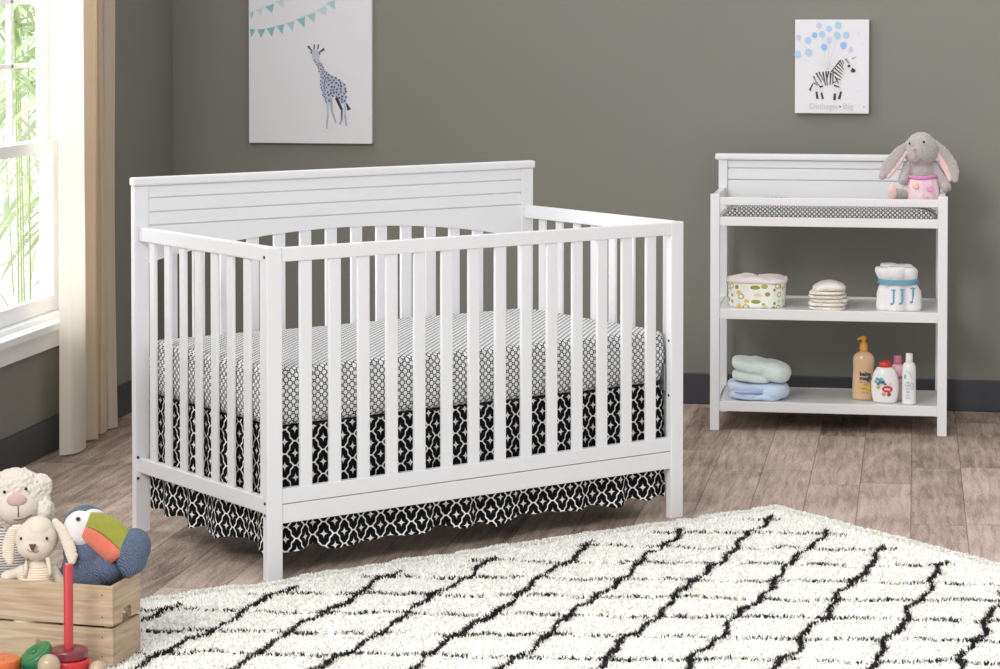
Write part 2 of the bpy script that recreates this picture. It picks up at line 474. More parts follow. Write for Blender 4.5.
def stroke(a, b, w0, w1=None):
    w1 = w0 if w1 is None else w1
    (x0, y0), (x1, y1) = a, b; L = math.hypot(x1 - x0, y1 - y0) or 1
    nx, ny = -(y1 - y0) / L, (x1 - x0) / L
    return [(x0 + nx * w0, y0 + ny * w0), (x1 + nx * w1, y1 + ny * w1), (x1 - nx * w1, y1 - ny * w1), (x0 - nx * w0, y0 - ny * w0)]
def circ(x, y, r, n=16, ry=None, a0=0):
    ry = ry or r
    return [(x + r * math.cos(2 * PI * i / n) * math.cos(a0) - ry * math.sin(2 * PI * i / n) * math.sin(a0), y + r * math.cos(2 * PI * i / n) * math.sin(a0) + ry * math.sin(2 * PI * i / n) * math.cos(a0)) for i in range(n)]
gp, gl = canvas('wall_picture', 249, 371.5, -14, 142.8, 'large white canvas with a blue giraffe and teal bunting above the crib', ztop=1.62)
TEAL = [paint('teal_flag', rgb(168, 208, 210), .8), paint('deep_teal_flag', rgb(138, 192, 198), .8), paint('pale_teal_flag', rgb(192, 220, 220), .8), paint('bunting_cord', rgb(200, 212, 214), .8)]
fl_ = []; fl2_ = []
def zp(x, y): return (230 + x / 4.18, y / 4.18)       # measured on a 4.18x enlargement
cord = [zp(78, 128), zp(130, 122), zp(175, 115), zp(215, 104), zp(255, 92), zp(300, 72), zp(345, 55), zp(385, 32), zp(425, 8), zp(447, -12)]
for a, b in zip(cord[:-1], cord[1:]): fl_.append((stroke(a, b, .22), 3))
for i, (x0, y0, x1, y1, xa, ya, mi) in enumerate([(82, 120, 106, 122, 90, 156, 1), (114, 122, 148, 121, 130, 160, 1), (153, 118, 188, 112, 176, 154, 1), (195, 108, 226, 102, 220, 144, 1), (236, 96, 270, 88, 262, 132, 0), (280, 82, 313, 70, 312, 116, 1), (322, 66, 357, 52, 354, 94, 0), (367, 44, 402, 26, 403, 65, 2), (404, 14, 438, 0, 440, 40, 0),
        (82, 52, 100, 50, 90, 82, 0), (108, 40, 136, 34, 132, 66, 2), (146, 28, 184, 16, 176, 54, 1), (190, 8, 226, -8, 224, 34, 2), (240, -14, 262, -22, 252, 6, 2), (460, -14, 480, -22, 472, 6, 2)]):
    (fl_ if i < 9 else fl2_).append(([zp(x0, y0), zp(x1, y1), zp(xa, ya)], mi))
cord2 = [zp(78, 54), zp(118, 40), zp(165, 22), zp(210, 0), zp(255, -22)]
for a, b in zip(cord2[:-1], cord2[1:]): fl2_.append((stroke(a, b, .22), 3))
polys('bunting_print', fl_, gl, TEAL, gp); polys('bunting_print', [f for f in fl2_ if f[0][0][0] < 300], gl, TEAL, gp)
polys('flag_print', [f for f in fl2_ if f[0][0][0] > 300], gl, TEAL, gp)
GIR = [paint('giraffe_pale', rgb(196, 200, 214), .8), paint('giraffe_spot', rgb(96, 104, 142), .8), paint('giraffe_dark', rgb(58, 60, 78), .8), paint('giraffe_grey', rgb(176, 178, 188), .8)]
def zg(x, y): return (300 + x / 7.433, 40 + y / 7.433)
Gq = []
body = [(92, 75), (90, 130), (102, 158), (122, 170), (140, 230), (155, 270), (150, 345), (175, 420), (192, 465), (215, 470), (232, 420), (262, 420), (310, 470), (345, 470), (345, 350), (325, 315), (280, 285), (235, 262), (195, 235), (165, 180), (145, 140), (142, 95), (130, 70)]
Gq.append(([zg(*p) for p in body], 0))
for a, b, w0, w1, mi in (((205, 460), (208, 560), 12, 7, 0), ((208, 560), (198, 660), 7, 5, 3), ((228, 430), (238, 530), 12, 8, 3), ((238, 530), (268, 615), 8, 5, 3), ((270, 430), (312, 520), 12, 9, 2), ((312, 520), (310, 600), 8, 5, 1), ((310, 595), (296, 628), 6, 8, 3), ((336, 460), (335, 560), 10, 7, 0), ((335, 560), (345, 640), 7, 6, 3),
        ((345, 470), (366, 520), 4, 14, 2), ((105, 70), (108, 32), 5, 5, 1), ((132, 68), (138, 32), 5, 5, 1), ((92, 85), (60, 45), 4, 9, 1), ((60, 45), (62, 62), 4, 2, 2), ((140, 95), (182, 65), 4, 10, 1)):
    Gq.append(([zg(*p) for p in stroke(a, b, w0, w1)], mi))
for x, y, r in ((84, 95, 7), (147, 104, 6), (108, 150, 5)): Gq.append((circ(*zg(x, y), r / 7.4, 10), 2))
rd = random.Random(5)
def inside(p, poly):
    x, y = p; c = False
    for i in range(len(poly)):
        (x0, y0), (x1, y1) = poly[i - 1], poly[i]
        if (y0 > y) != (y1 > y) and x < (x1 - x0) * (y - y0) / (y1 - y0) + x0: c = not c
    return c
placed = []
for _ in range(4000):
    p = (rd.uniform(90, 350), rd.uniform(165, 470))
    big = 11 if p[0] > 200 else 8
    if inside(p, body) and all(math.hypot(p[0] - q[0], p[1] - q[1]) > big * 1.85 for q in placed):
        placed.append(p)
        n = 6; a0 = rd.uniform(0, 6)
        Gq.append(([zg(p[0] + big * rd.uniform(.6, .95) * math.cos(a0 + 2 * PI * k / n), p[1] + big * rd.uniform(.6, .95) * math.sin(a0 + 2 * PI * k / n)) for k in range(n)], 1))
polys('giraffe_print', Gq, gl, GIR, gp, .0008)

zpn, zl = canvas('wall_picture', 794.8, 869.2, 19.6, 113.2, 'small white canvas with a striped zebra and blue balloons above the changing table')
def zz(x, y): return (770 + x / 5.146, y / 5.146)
BAL = [paint('balloon_blue', rgb(176, 208, 238), .8), paint('balloon_sky', rgb(150, 194, 236), .8), paint('balloon_lilac', rgb(196, 208, 230), .8), paint('balloon_string', rgb(214, 214, 220), .8)]
bl = []
bals = [(147, 192, 13, 2), (195, 208, 17, 0), (229, 181, 14, 1), (253, 132, 14, 2), (268, 177, 16, 0), (303, 147, 15, 0), (350, 130, 17, 0), (346, 182, 17, 0), (392, 181, 16, 0), (378, 233, 17, 1), (305, 207, 14, 2), (278, 242, 16, 1), (198, 270, 18, 0), (143, 279, 17, 0), (414, 254, 11, 2)]
for x, y, r, mi in bals: bl.append((stroke(zz(x, y + r), zz(298, 360), .12), 3))
for x, y, r, mi in bals: bl.append((circ(*zz(x, y), r / 5.146, 18, r * 1.12 / 5.146), mi))
polys('balloon_print', bl, zl, BAL, zpn)
ZEB = [paint('zebra_white', rgb(224, 222, 222), .8), paint('zebra_black', rgb(66, 64, 66), .8), paint('zebra_grey', rgb(160, 158, 160), .8)]
def zb(x, y): return (800 + x / 11.15, 45 + y / 11.15)
zq = []
zbody = [(135, 360), (190, 300), (260, 295), (310, 285), (345, 300), (390, 230), (450, 160), (500, 150), (560, 170), (595, 215), (622, 275), (600, 308), (560, 305), (520, 295), (490, 330), (470, 400), (440, 470), (380, 470), (340, 450), (280, 450), (245, 480), (160, 470), (140, 420)]
zq.append(([zb(*p) for p in zbody], 0))
for a, b, w0, w1, mi in (((170, 460), (185, 520), 30, 16, 0), ((230, 470), (240, 530), 26, 14, 0), ((395, 460), (390, 530), 24, 14, 0), ((430, 470), (460, 520), 24, 14, 0),
        ((183, 520), (195, 600), 12, 14, 1), ((238, 530), (255, 602), 10, 13, 1), ((388, 540), (385, 615), 12, 16, 1), ((458, 520), (435, 605), 11, 15, 1),
        ((145, 430), (112, 495), 6, 9, 1), ((112, 490), (122, 515), 8, 5, 1), ((100, 490), (114, 500), 6, 7, 1),
        ((580, 155), (630, 130), 8, 3, 2), ((505, 150), (548, 205), 14, 8, 2), ((455, 165), (345, 300), 7, 5, 1), ((600, 265), (575, 300), 22, 15, 1)):
    zq.append(([zb(*p) for p in stroke(a, b, w0, w1)], mi))
for a, b, w in (((150, 350), (175, 395), 8), ((180, 310), (240, 420), 9), ((210, 300), (262, 400), 8), ((255, 300), (285, 450), 10), ((290, 292), (305, 450), 9), ((322, 292), (300, 380), 9), ((345, 310), (335, 445), 10), ((370, 280), (365, 440), 8), ((390, 350), (430, 430), 8), ((370, 420), (420, 400), 7), ((390, 260), (470, 330), 8), ((410, 235), (480, 300), 8), ((380, 300), (465, 365), 9), ((430, 205), (490, 275), 7), ((450, 185), (480, 240), 7), ((475, 170), (485, 215), 6), ((150, 420), (200, 450), 6), ((170, 400), (230, 465), 6), ((220, 470), (255, 455), 12), ((400, 370), (455, 390), 8), ((380, 450), (440, 470), 10)):
    zq.append(([zb(*p) for p in stroke(a, b, w, w * .5)], 1))
zq.append((circ(*zb(546, 235), 16 / 11.15, 12), 1)); zq.append((circ(*zb(600, 285), 20 / 11.15, 12), 1))
polys('zebra_print', zq, zl, ZEB, zpn, .0009)
GOLD = paint('lettering_gold', rgb(212, 206, 200), .7); PINKL = paint('lettering_rose', rgb(222, 202, 200), .7); SPOTD = paint('lettering_dot', rgb(90, 88, 92), .7)
text_obj('lettering', 'Dinhagis', .031, GOLD, zpn, zl(823.5, 106.2, .0012))
text_obj('lettering', 'Big', .034, PINKL, zpn, zl(848, 106.2, .0012))
for d_ in [(circ(840, 106.6, .9, 10), 0), (circ(864, 106.8, .6, 10), 0), (circ(858.5, 33, .6, 8), 1), (circ(862.5, 43.5, .6, 8), 1), (circ(858.5, 91, .6, 8), 1), (circ(805.5, 105.4, .6, 8), 1)]: polys('dot_print', [d_], zl, [SPOTD, GOLD], zpn, .001)

# ------------------------------------------------------------------ CRIB
CR = R(45.521)
crib = empty('crib', (-1.6416, 5.9903, 0), CR, 'white wooden slatted baby crib with tall planked headboard on the plank floor', 'crib')
L, D = 1.40, .7603
HF, HB, AB, PC = .8667, 1.0085, .045, .0233
PWD, PB = .046, .024
V0 = D - PC
def cbox(name, *dims, bev=.002, parent=crib, mat=WHITE): return box_obj(name, dims, mat, parent, bev)
for x0 in (0, L - PWD):
    p = cbox('post', x0, x0 + PWD, 0, PB, 0, HF, bev=.003)
    left = x0 == 0
    xs = -.0008 if left else L - PWD + .0008
    for z in ((.842, .203, .172) if left else (.52, .36)):
        bm = bmesh.new(); lathe(bm, [(.0042, -.0012), (.0042, .0012), (.003, .0018)], 14, rot=rotm(y=-90), c=(xs, PB * .5, z)); build('bolt_cap', bm, DARKHOLE, p)
for x0 in (0, L - AB):
    p = cbox('back_post', x0, x0 + AB, V0, D, 0, HB - .024, bev=.002)
    if x0 == 0:
        for z in (.215, .155):
            bm = bmesh.new(); lathe(bm, [(.0042, -.0012), (.0042, .0012), (.003, .0018)], 14, rot=rotm(x=90), c=(.0065, V0 - .0008, z)); build('bolt_cap', bm, DARKHOLE, p)
cbox('top_cap', -.004, L + .005, V0 - .006, D + .003, HB - .024, HB, bev=.006)
# headboard: planks with shadow grooves, arched lower edge
bm = bmesh.new()
g = .0014
zs = [.871, .909, .949, HB - .024]
for a, b in zip(zs[:-1], zs[1:]): box(bm, AB, L - AB, V0 + .002, D - .003, a + g, b - g * (b < .98), bev=.0012, seg=1)
box(bm, AB, L - AB, V0 + .007, D - .006, .84, HB - .024, bev=0)
arc = []
for i in range(41):
    t = i / 40; u = AB + (L - 2 * AB) * t
    arc.append((u, .764 + .069 * (1 - (2 * t - 1) ** 2) ** .9 if 0 < t < 1 else .764))
prism(bm, [(L - AB, .871 - g), (AB, .871 - g)] + arc, 'y', V0 + .002, D - .003)
build('headboard_panel', bm, WHITE, crib)
def arch_z(u):
    t = (u - AB) / (L - 2 * AB); return .764 + .069 * max(0, 1 - (2 * t - 1) ** 2) ** .9
SLAT0, SLATP = .0995, .08935
for k in range(14):
    u = SLAT0 + SLATP * k
    cbox('slat', u + .0035, u + .0395, .0045, .0155, .2375, .829, bev=.0025)
for k in range(14):
    u = SLAT0 + SLATP * k - .002
    cbox('back_slat', u + .004, u + .0415, V0 + .006, V0 + .018, .2375, arch_z(u + .02) + .006, bev=.0025)
cbox('front_top_rail', PWD, L - PWD, .001, .0225, .8285, HF - .0015, bev=.003)
bm = bmesh.new(); box(bm, PWD, L - PWD, .002, .0225, .1985, .2382); build('front_bottom_rail', bm, WHITE, crib)
cbox('front_apron', PWD, L - PWD, .003, .0225, .147, .1965)
cbox('back_bottom_rail', AB, L - AB, V0 + .002, D - .002, .147, .2382)
for side in (0, 1):
    def sb(name, a, b, *r, bev=.002):
        return cbox(name, a, b, *r, bev=bev) if side == 0 else cbox(name, L - b, L - a, *r, bev=bev)
    sb('side_top_rail', .010, .034, PB, V0, .829, .868, bev=.003)
    sb('side_bottom_rail', .010, .032, PB, V0, .172, .2135, bev=.0025)
    sb('end_stile', .013, .030, PB + .0002, PB + .036, .213, .8292)
    for k in range(7):
        v = .116 + .0882 * k
        sb('side_slat', .014, .024, v, v + .032, .2132, .8294, bev=.0025)
# spring deck under the mattress
bm = bmesh.new()
for a in ((.05, .075), (L - .075, L - .05)): box(bm, a[0], a[1], .075, V0 - .05, .374, .388, bev=.002)
for v in (.075, V0 - .07): box(bm, .05, L - .05, v, v + .02, .374, .388, bev=.002)
for k in range(13): box(bm, .1 + .1 * k, .106 + .1 * k, .08, V0 - .06, .378, .388, bev=.001, seg=1)
for x in (.05, L - .056):
    for v in (.02, V0 - .03): box(bm, x, x + .006, v, v + .06, .374, .45, bev=.001, seg=1)
build('mattress_support', bm, paint('support_steel', rgb(150, 150, 152), .4, metal=.8), crib)

# mattress with fitted sheet
def round_rect(x0, x1, y0, y1, r, n=8):
    pts = []
    for cx, cy, a0 in ((x1 - r, y0 + r, -90), (x1 - r, y1 - r, 0), (x0 + r, y1 - r, 90), (x0 + r, y0 + r, 180)):
        for i in range(n + 1):
            a = R(a0 + 90 * i / n); pts.append((cx + r * math.cos(a), cy + r * math.sin(a)))
    # densify straight runs
    out = []
    for i in range(len(pts)):
        a, b = pts[i], pts[(i + 1) % len(pts)]; d = math.hypot(b[0] - a[0], b[1] - a[1]); m = max(1, int(d / .03))
        for k in range(m): out.append((a[0] + (b[0] - a[0]) * k / m, a[1] + (b[1] - a[1]) * k / m))
    return out
def boxuv(o, ox=0):
    me = o.data; uv = me.uv_layers.new(name='UVMap')
    for p in me.polygons:
        n = p.normal
        for li in p.loop_indices:
            c = me.vertices[me.loops[li].vertex_index].co
            if abs(n.z) > .72: q = (c.x, c.y)
            elif abs(n.y) > abs(n.x): q = (c.x, c.z)
            else: q = (c.y, c.z)
            uv.data[li].uv = q
def pillow(bm, x0, x1, y0, y1, z0, z1, r, re_t, re_b, crown=0, wave=0):
    rings = []
    def ring(ins, z):
        pts = round_rect(x0 + ins, x1 - ins, y0 + ins, y1 - ins, max(.002, r - ins * .6), 8)
        return pts, z
    levels = []
    for k in range(6): a = PI / 2 * k / 5; levels.append((re_b * (1 - math.sin(a)), z0 + re_b * (1 - math.cos(a))))
    for k in range(1, 6): levels.append((-.004 * math.sin(PI * k / 6), z0 + re_b + (z1 - re_t - z0 - re_b) * k / 6))
    for k in range(6): a = PI / 2 * k / 5; levels.append((re_t * (1 - math.cos(a)), z1 - re_t + re_t * math.sin(a)))
    base = round_rect(x0, x1, y0, y1, r, 8); cx, cy = (x0 + x1) / 2, (y0 + y1) / 2
    hx, hy = (x1 - x0) / 2, (y1 - y0) / 2
    n = len(base)
    for ins, z in levels:
        fx, fy = (hx - ins) / hx, (hy - ins) / hy
        rings.append([bm.verts.new((cx + (x - cx) * fx, cy + (y - cy) * fy, z + wave * mnoise.noise(Vector((x * 9, y * 9, z * 5))))) for x, y in base])
    for t in (.9, .75, .55, .3, .1):
        fx = (hx - re_t) / hx * t
        fy = (hy - re_t) / hy * t
        rings.append([bm.verts.new((cx + (x - cx) * fx, cy + (y - cy) * fy, z1 + crown * (1 - t * t))) for x, y in base])
    for a, b in zip(rings[:-1], rings[1:]):
        for i in range(n): bm.faces.new((a[i], a[(i + 1) % n], b[(i + 1) % n], b[i]))
    bm.faces.new(rings[0]); bm.faces.new(rings[-1])
mat_ = empty('crib_mattress', (-1.6416, 5.9903, 0), CR, 'thick crib mattress in a fitted black and white lattice dot sheet inside the crib', 'mattress')
bm = bmesh.new(); pillow(bm, .030, 1.371, .030, .735, .3925, .547, .045, .022, .03, crown=.004, wave=.002)
o = build('fitted_sheet', bm, HEX, mat_, True); boxuv(o)
bm = bmesh.new(); tube(bm, [(1.362, .055, .47), (1.372, .05, .462), (1.374, .048, .45), (1.362, .052, .44)], .0028, 8)
build('pull_tab', bm, paint('black_tab', rgb(30, 30, 32), .8), mat_, True)

# bed skirt
sk = empty('bed_skirt', (-1.6416, 5.9903, 0), CR, 'ruffled black bed skirt with white quatrefoil pattern hanging under the crib mattress', 'bed skirt')
u0, u1, v0, v1 = .047, 1.358, .043, .731
def skirt_panel(name, a, b, nrm, hem0, seed, nz=26):
    a = Vector(a); b = Vector(b); Ls = (b - a).length; n = int(Ls / .006); d = (b - a) / Ls; nr = Vector(nrm)
    rd = random.Random(seed); ph = [rd.uniform(0, 6) for _ in range(4)]
    bm = bmesh.new(); uvl = bm.loops.layers.uv.new('UVMap'); rows = []
    def off(s, t):   # t: 0 hem .. 1 top
        k = (1 - t) ** 1.0
        w = math.sin(s * 36 + 1.6 * math.sin(s * 11 + ph[0]) + ph[1]) * .0085 + math.sin(s * 83 + ph[2]) * .0020
        return w * (.22 + .9 * k) + .004 * k
    ztop = .3915
    arc = [0]; 
    for i in range(1, n + 1):
        s0, s1 = Ls * (i - 1) / n, Ls * i / n
        arc.append(arc[-1] + math.hypot(s1 - s0, off(s1, 0) - off(s0, 0)))
    for k in range(nz + 1):
        t = k / nz; row = []
        for i in range(n + 1):
            s = Ls * i / n
            hem = hem0 + .006 * math.sin(s * 15 + ph[3]) - .55 * off(s, 0) + .004 * abs(math.sin(s * 23 + ph[0]))
            p = a + d * s + nr * off(s, t)
            row.append((bm.verts.new((p.x, p.y, hem + (ztop - hem) * t)), arc[i], hem + (ztop - hem) * t))
        rows.append(row)
    for r0, r1 in zip(rows[:-1], rows[1:]):
        for i in range(n):
            q = (r0[i], r0[i + 1], r1[i + 1], r1[i]); f = bm.faces.new([w[0] for w in q])
            for lp, w in zip(f.loops, q): lp[uvl].uv = (w[1], w[2])
    return build(name, bm, QUAT, sk, True, recalc=False)
skirt_panel('front_panel', (u0, v0, 0), (u1, v0, 0), (0, -1, 0), .060, 2)
skirt_panel('side_panel', (u0 - .006, v1, 0), (u0 - .006, v0, 0), (-1, 0, 0), .066, 5)
skirt_panel('side_panel', (u1, v0, 0), (u1, v1, 0), (1, 0, 0), .066, 9)
box_obj('deck_cloth', (u0, u1, v0, v1, .3885, .3915), paint('skirt_deck', rgb(40, 40, 42), .9), sk, bev=0)

# ------------------------------------------------------------------ CHANGING TABLE
TR = R(.509)
TO = Vector((-.7081, 8.4832, 0))
tb = empty('changing_table', TO, TR, 'white wooden changing table with two open shelves against the grey wall', 'changing table')
W, DT, HT, TA = .8243, .4307, .8365, .0327
def tbox(name, *d, bev=.002): return box_obj(name, d, TWHITE, tb, bev)
def tl(u, v, z=0): return TO + Vector((math.cos(TR) * u - math.sin(TR) * v, math.sin(TR) * u + math.cos(TR) * v, z))
for x0 in (0, W - TA):
    tbox('post', x0, x0 + TA, 0, TA, 0, HT, bev=.0025)
    tbox('back_post', x0, x0 + TA, DT - TA, DT, 0, .935, bev=.0025)
    tbox('side_guard', x0 + .006, x0 + TA - .006, TA, DT - TA, .797, HT - .0015)
    tbox('side_rail', x0 + .006, x0 + TA - .006, TA, DT - TA, .724, .757)
tbox('front_guard', TA, W - TA, .004, .024, .799, .8255)
tbox('front_rail', TA, W - TA, .003, .024, .7255, .757)
tbox('back_rail', TA, W - TA, DT - .024, DT - .004, .7255, .757)
tbox('top_board', TA * .3, W - TA * .3, .024, DT - .012, .7405, .7525, bev=.001)
tbox('top_cap', -.013, W + .013, DT - .040, DT + .008, .935, .958, bev=.006)
bm = bmesh.new()
for a, b in ((.757, .8605), (.862, .9035), (.905, .935)): box(bm, TA, W - TA, DT - .026, DT - .008, a + .0012, b - .0012, bev=.0015, seg=1)
box(bm, TA, W - TA, DT - .018, DT - .010, .757, .935, bev=0)
build('backboard', bm, TWHITE, tb)
for z0, z1, zb_ in ((.3955, .4315, .428), (.0685, .1035, .094)):
    sh = tbox('shelf', TA * .4, W - TA * .4, .022, DT - .020, zb_ - .012, zb_, bev=.001)
    for nm, d in (('shelf_edge', (TA, W - TA, .003, .022, z0, z1)), ('shelf_edge', (TA, W - TA, DT - .020, DT - .004, z0, z1 + (.003 if z0 > .2 else -.0085))),
                  ('shelf_edge', (.006, TA - .006, TA, DT - TA, z0, z1)), ('shelf_edge', (W - TA + .006, W - .006, TA, DT - TA, z0, z1))):
        box_obj(nm, d, TWHITE, sh, .002)
Z1, Z0 = .428, .094
# changing pad
pad = empty('changing_pad', tl(W / 2, DT / 2, .7525), TR, 'contoured changing pad in a black and white patterned cover on top of the table', 'changing pad')
bm = bmesh.new(); nu, nv = 90, 46; ru, rv = .378, .174
top = []; bot = []
for j in range(nv + 1):
    rt, rb = [], []
    for i in range(nu + 1):
        a, b = -1 + 2 * i / nu, -1 + 2 * j / nv
        # rounded plan
        x = a * ru * (1 - .04 * b ** 8); y = b * rv * (1 - .05 * a ** 8)
        e = max(0, 1 - abs(a) ** 14) ** .5 * max(0, 1 - abs(b) ** 16) ** .5
        ends = 1 - .55 * max(0, (abs(a) - .86) / .14) ** 2
        h = (.026 + .018 * abs(b) ** 2.2 + .016 * (b > 0) * b * b * math.exp(-((a + .55) / .35) ** 2)) * ends
        rt.append(bm.verts.new((x, y, .0008 + h * e))); rb.append(bm.verts.new((x, y, .0006)) if 0 < i < nu and 0 < j < nv else rt[-1])
    top.append(rt); bot.append(rb)
for j in range(nv):
    for i in range(nu):
        bm.faces.new((top[j][i], top[j][i + 1], top[j + 1][i + 1], top[j + 1][i]))
        q = (bot[j][i], bot[j + 1][i], bot[j + 1][i + 1], bot[j][i + 1])
        try: bm.faces.new(q)
        except ValueError: pass
o = build('pad_cover', bm, HEXS, pad, True); boxuv(o)

# storage bin
LIN = paint('pink_white_liner', rgb(238, 228, 224), .9, bump=.3, bscale=120)
def mat_dots():
    m, nt, b = new_mat('dotted_bin_cloth')
    u, v, tc = uvxy(nt)
    def vor(scale, seed):
        mp = nt.nodes.new('ShaderNodeMapping'); mp.inputs['Location'].default_value = (seed, seed * .37, 0); mp.inputs['Scale'].default_value = (scale, scale, 1)
        nt.links.new(tc.outputs['UV'], mp.inputs[0])
        n = nt.nodes.new('ShaderNodeTexVoronoi'); n.voronoi_dimensions = '2D'; n.inputs['Scale'].default_value = 1; n.inputs['Randomness'].default_value = .75
        nt.links.new(mp.outputs[0], n.inputs['Vector']); s = nt.nodes.new('ShaderNodeSeparateXYZ'); nt.links.new(n.outputs['Color'], s.inputs[0])
        return X(nt, n.outputs['Distance']), X(nt, s.outputs[0]), X(nt, s.outputs[1])
    def ramp(f, cols):
        cr = nt.nodes.new('ShaderNodeValToRGB'); cr.color_ramp.interpolation = 'CONSTANT'
        while len(cr.color_ramp.elements) < len(cols): cr.color_ramp.elements.new(.5)
        for i, c in enumerate(cols): cr.color_ramp.elements[i].position = i / len(cols); cr.color_ramp.elements[i].color = rgb(*c)
        nt.links.new(f.s, cr.inputs[0]); return cr.outputs[0]
    d, c1, c2 = vor(36, 1.3)
    base = mixcol(nt, d.lt(c2 * .16 + .20), rgb(240, 240, 236), ramp(c1, [(176, 184, 82), (232, 184, 84), (206, 222, 170), (196, 140, 104), (150, 160, 60), (238, 206, 180), (226, 236, 214), (236, 200, 80)]))
    d2, e1, e2 = vor(22, 4.1)
    ring = d2.lt(.27) * d2.gt(.15) * e2.gt(.45)
    base = mixcol(nt, ring, mixcol(nt, d2.lt(.30) * e2.gt(.45), base, rgb(240, 240, 236)), rgb(186, 188, 96))
    nt.links.new(base, b.inputs['Base Color']); b.inputs['Roughness'].default_value = .8
    return m
bn = empty('storage_bin', tl(.157, .130, Z1), TR, 'oval fabric storage bin with green and orange dots on the middle shelf', 'storage bin')
bm = bmesh.new(); uvl = bm.loops.layers.uv.new('UVMap'); n = 72; rings = []
sx, sy = .105, .075
for k in range(13):
    t = k / 12; f = .955 + .045 * t + (-.012 * (1 - t) ** 8)
    rings.append([(bm.verts.new((math.copysign(abs(math.cos(a)) ** .72, math.cos(a)) * sx * f, math.copysign(abs(math.sin(a)) ** .72, math.sin(a)) * sy * f, .0006 + .094 * t)), a * .095, .106 * t) for a in [2 * PI * i / n for i in range(n)]])
for r0, r1 in zip(rings[:-1], rings[1:]):
    for i in range(n):
        j = (i + 1) % n; q = (r0[i], r0[j], r1[j], r1[i]); f = bm.faces.new([w[0] for w in q])
        us = [w[1] for w in q]
        if j == 0: us[1] = us[2] = 2 * PI * .095
        for lp, uu, w in zip(f.loops, us, q): lp[uvl].uv = (uu, w[2])
bm.faces.new([w[0] for w in rings[0]])
build('bin_body', bm, mat_dots(), bn, True, recalc=True)
bm = bmesh.new(); rings = []
for k, (f, z) in enumerate([(1.003, .100), (1.025, .100), (1.04, .104), (1.04, .110), (1.02, .114), (.985, .1145), (.95, .112), (.9, .116), (.7, .121), (.4, .122), (.05, .120)]):
    rings.append([bm.verts.new((math.copysign(abs(math.cos(a)) ** .75, math.cos(a)) * sx * f, math.copysign(abs(math.sin(a)) ** .75, math.sin(a)) * sy * f,
                  z - .012 + (.004 * math.sin(3 * a + 1) + .0025 * math.sin(7 * a)) * (k > 1))) for a in [2 * PI * i / n for i in range(n)]])
for r0, r1 in zip(rings[:-1], rings[1:]):
    for i in range(n): bm.faces.new((r0[i], r0[(i + 1) % n], r1[(i + 1) % n], r1[i]))
bm.faces.new(rings[-1]); build('liner', bm, LIN, bn, True)

# nappies
DIA = paint('diaper_white', rgb(240, 234, 226), .85, bump=.5, bscale=140, var=.03, vscale=40)
ords = ['topmost', 'second from top', 'third from top', 'third from bottom', 'second from bottom', 'bottom']
zc = Z1
rd = random.Random(4)
for k in range(6):
    h = .0136 if k < 5 else .0175
    w = [.064, .067, .066, .065, .062, .058][k]
    p = tl(.411 + rd.uniform(-.004, .004) , .098 + rd.uniform(-.004, .004), zc)
    e = empty('diaper', p, TR + rd.uniform(-.12, .12), f'folded white disposable diaper, {ords[5 - k]} of the stack on the middle shelf', 'diaper', 'folded diapers on the middle shelf')
    bm = bmesh.new()
    ell(bm, (0, 0, h * .5), (w, .074, h * .56), pw=.62, sub=4)
    for v in bm.verts:
        nn = mnoise.noise(v.co * 45 + Vector((k * 7, 0, 0)))
        v.co.x += nn * .004; v.co.z += .0016 * mnoise.noise(v.co * 70 + Vector((0, k * 5, 0)))
        if k == 5: v.co.z += .012 * (1 - (v.co.x / w) ** 2) * (v.co.z / h) - .006 * max(0, -v.co.x / w - .2)
        v.co.z = max(.0003, v.co.z)
    build('folded_pad', bm, DIA, e, True)
    for s in (-1, 1):
        bm = bmesh.new(); tube(bm, [(s * w * .2, -.0725, h * .55), (s * w * .6, -.069, h * .62), (s * w * .92, -.045, h * .5)], .0022, 6)
        build('elastic_edge', bm, paint('diaper_cream', rgb(226, 214, 190), .9) if (k == 0 and s < 0) else bpy.data.materials['diaper_cream'], e, True)
    zc += h * .98

# rolled washcloth bundle
TOW = paint('white_terry', rgb(240, 236, 238), .95, bump=.8, bscale=420, sheen=.3)
RIB = paint('teal_ribbon', rgb(106, 164, 184), .5)
bd = empty('washcloth_bundle', tl(.660, .105, Z1), TR, 'bundle of rolled white washcloths tied with a blue ribbon on the middle shelf', 'washcloths')
rolls = [(-.046, -.018, .031, .152), (-.010, -.034, .034, .156), (.040, -.022, .034, .153), (-.028, .026, .032, .160), (.026, .026, .032, .157)]
for k, (x, y, r, h) in enumerate(rolls):
    bm = bmesh.new(); prof = []
    for i in range(25):
        t = i / 24
        rr = r * (1.06 - .18 * math.exp(-((t - .64) / .12) ** 2) + (.02 if t > .78 else 0))
        if t < .06: rr *= .86 + 2.3 * t
        if t > .93: rr *= 1 - (t - .93) * 3
        prof.append((rr, .0006 + h * t))
    rings = lathe(bm, prof, 36, cap=False)
    # spiral top
    c0 = rings[-1]; prev = c0
    for q in (.8, .78, .55, .52, .28, .24, .06):
        dz = -.004 if q in (.78, .52, .24) else 0
        cur_ = [bm.verts.new((v.co.x * q, v.co.y * q, prof[-1][1] + dz)) for v in c0]
        for i in range(36): bm.faces.new((prev[i], prev[(i + 1) % 36], cur_[(i + 1) % 36], cur_[i]))
        prev = cur_
    bm.faces.new(prev); bm.faces.new(rings[0])
    lean = .10 * x
    for v in bm.verts:
        t = v.co.z / h
        pull = 1 - .12 * math.exp(-((t - .64) / .16) ** 2) + (.10 * max(0, .5 - t))
        v.co.x = (v.co.x + x * pull) + .0015 * mnoise.noise(v.co * 60 + Vector((k, 0, 0)))
        v.co.y = v.co.y + y * pull
        if k in (0, 3) and t > .72: v.co.x -= .010 * (t - .72) / .28
        if x > 0 and t > .45: v.co.x -= .016 * (t - .45) / .55 * (x / .04)
    build('rolled_washcloth', bm, TOW, bd, True)
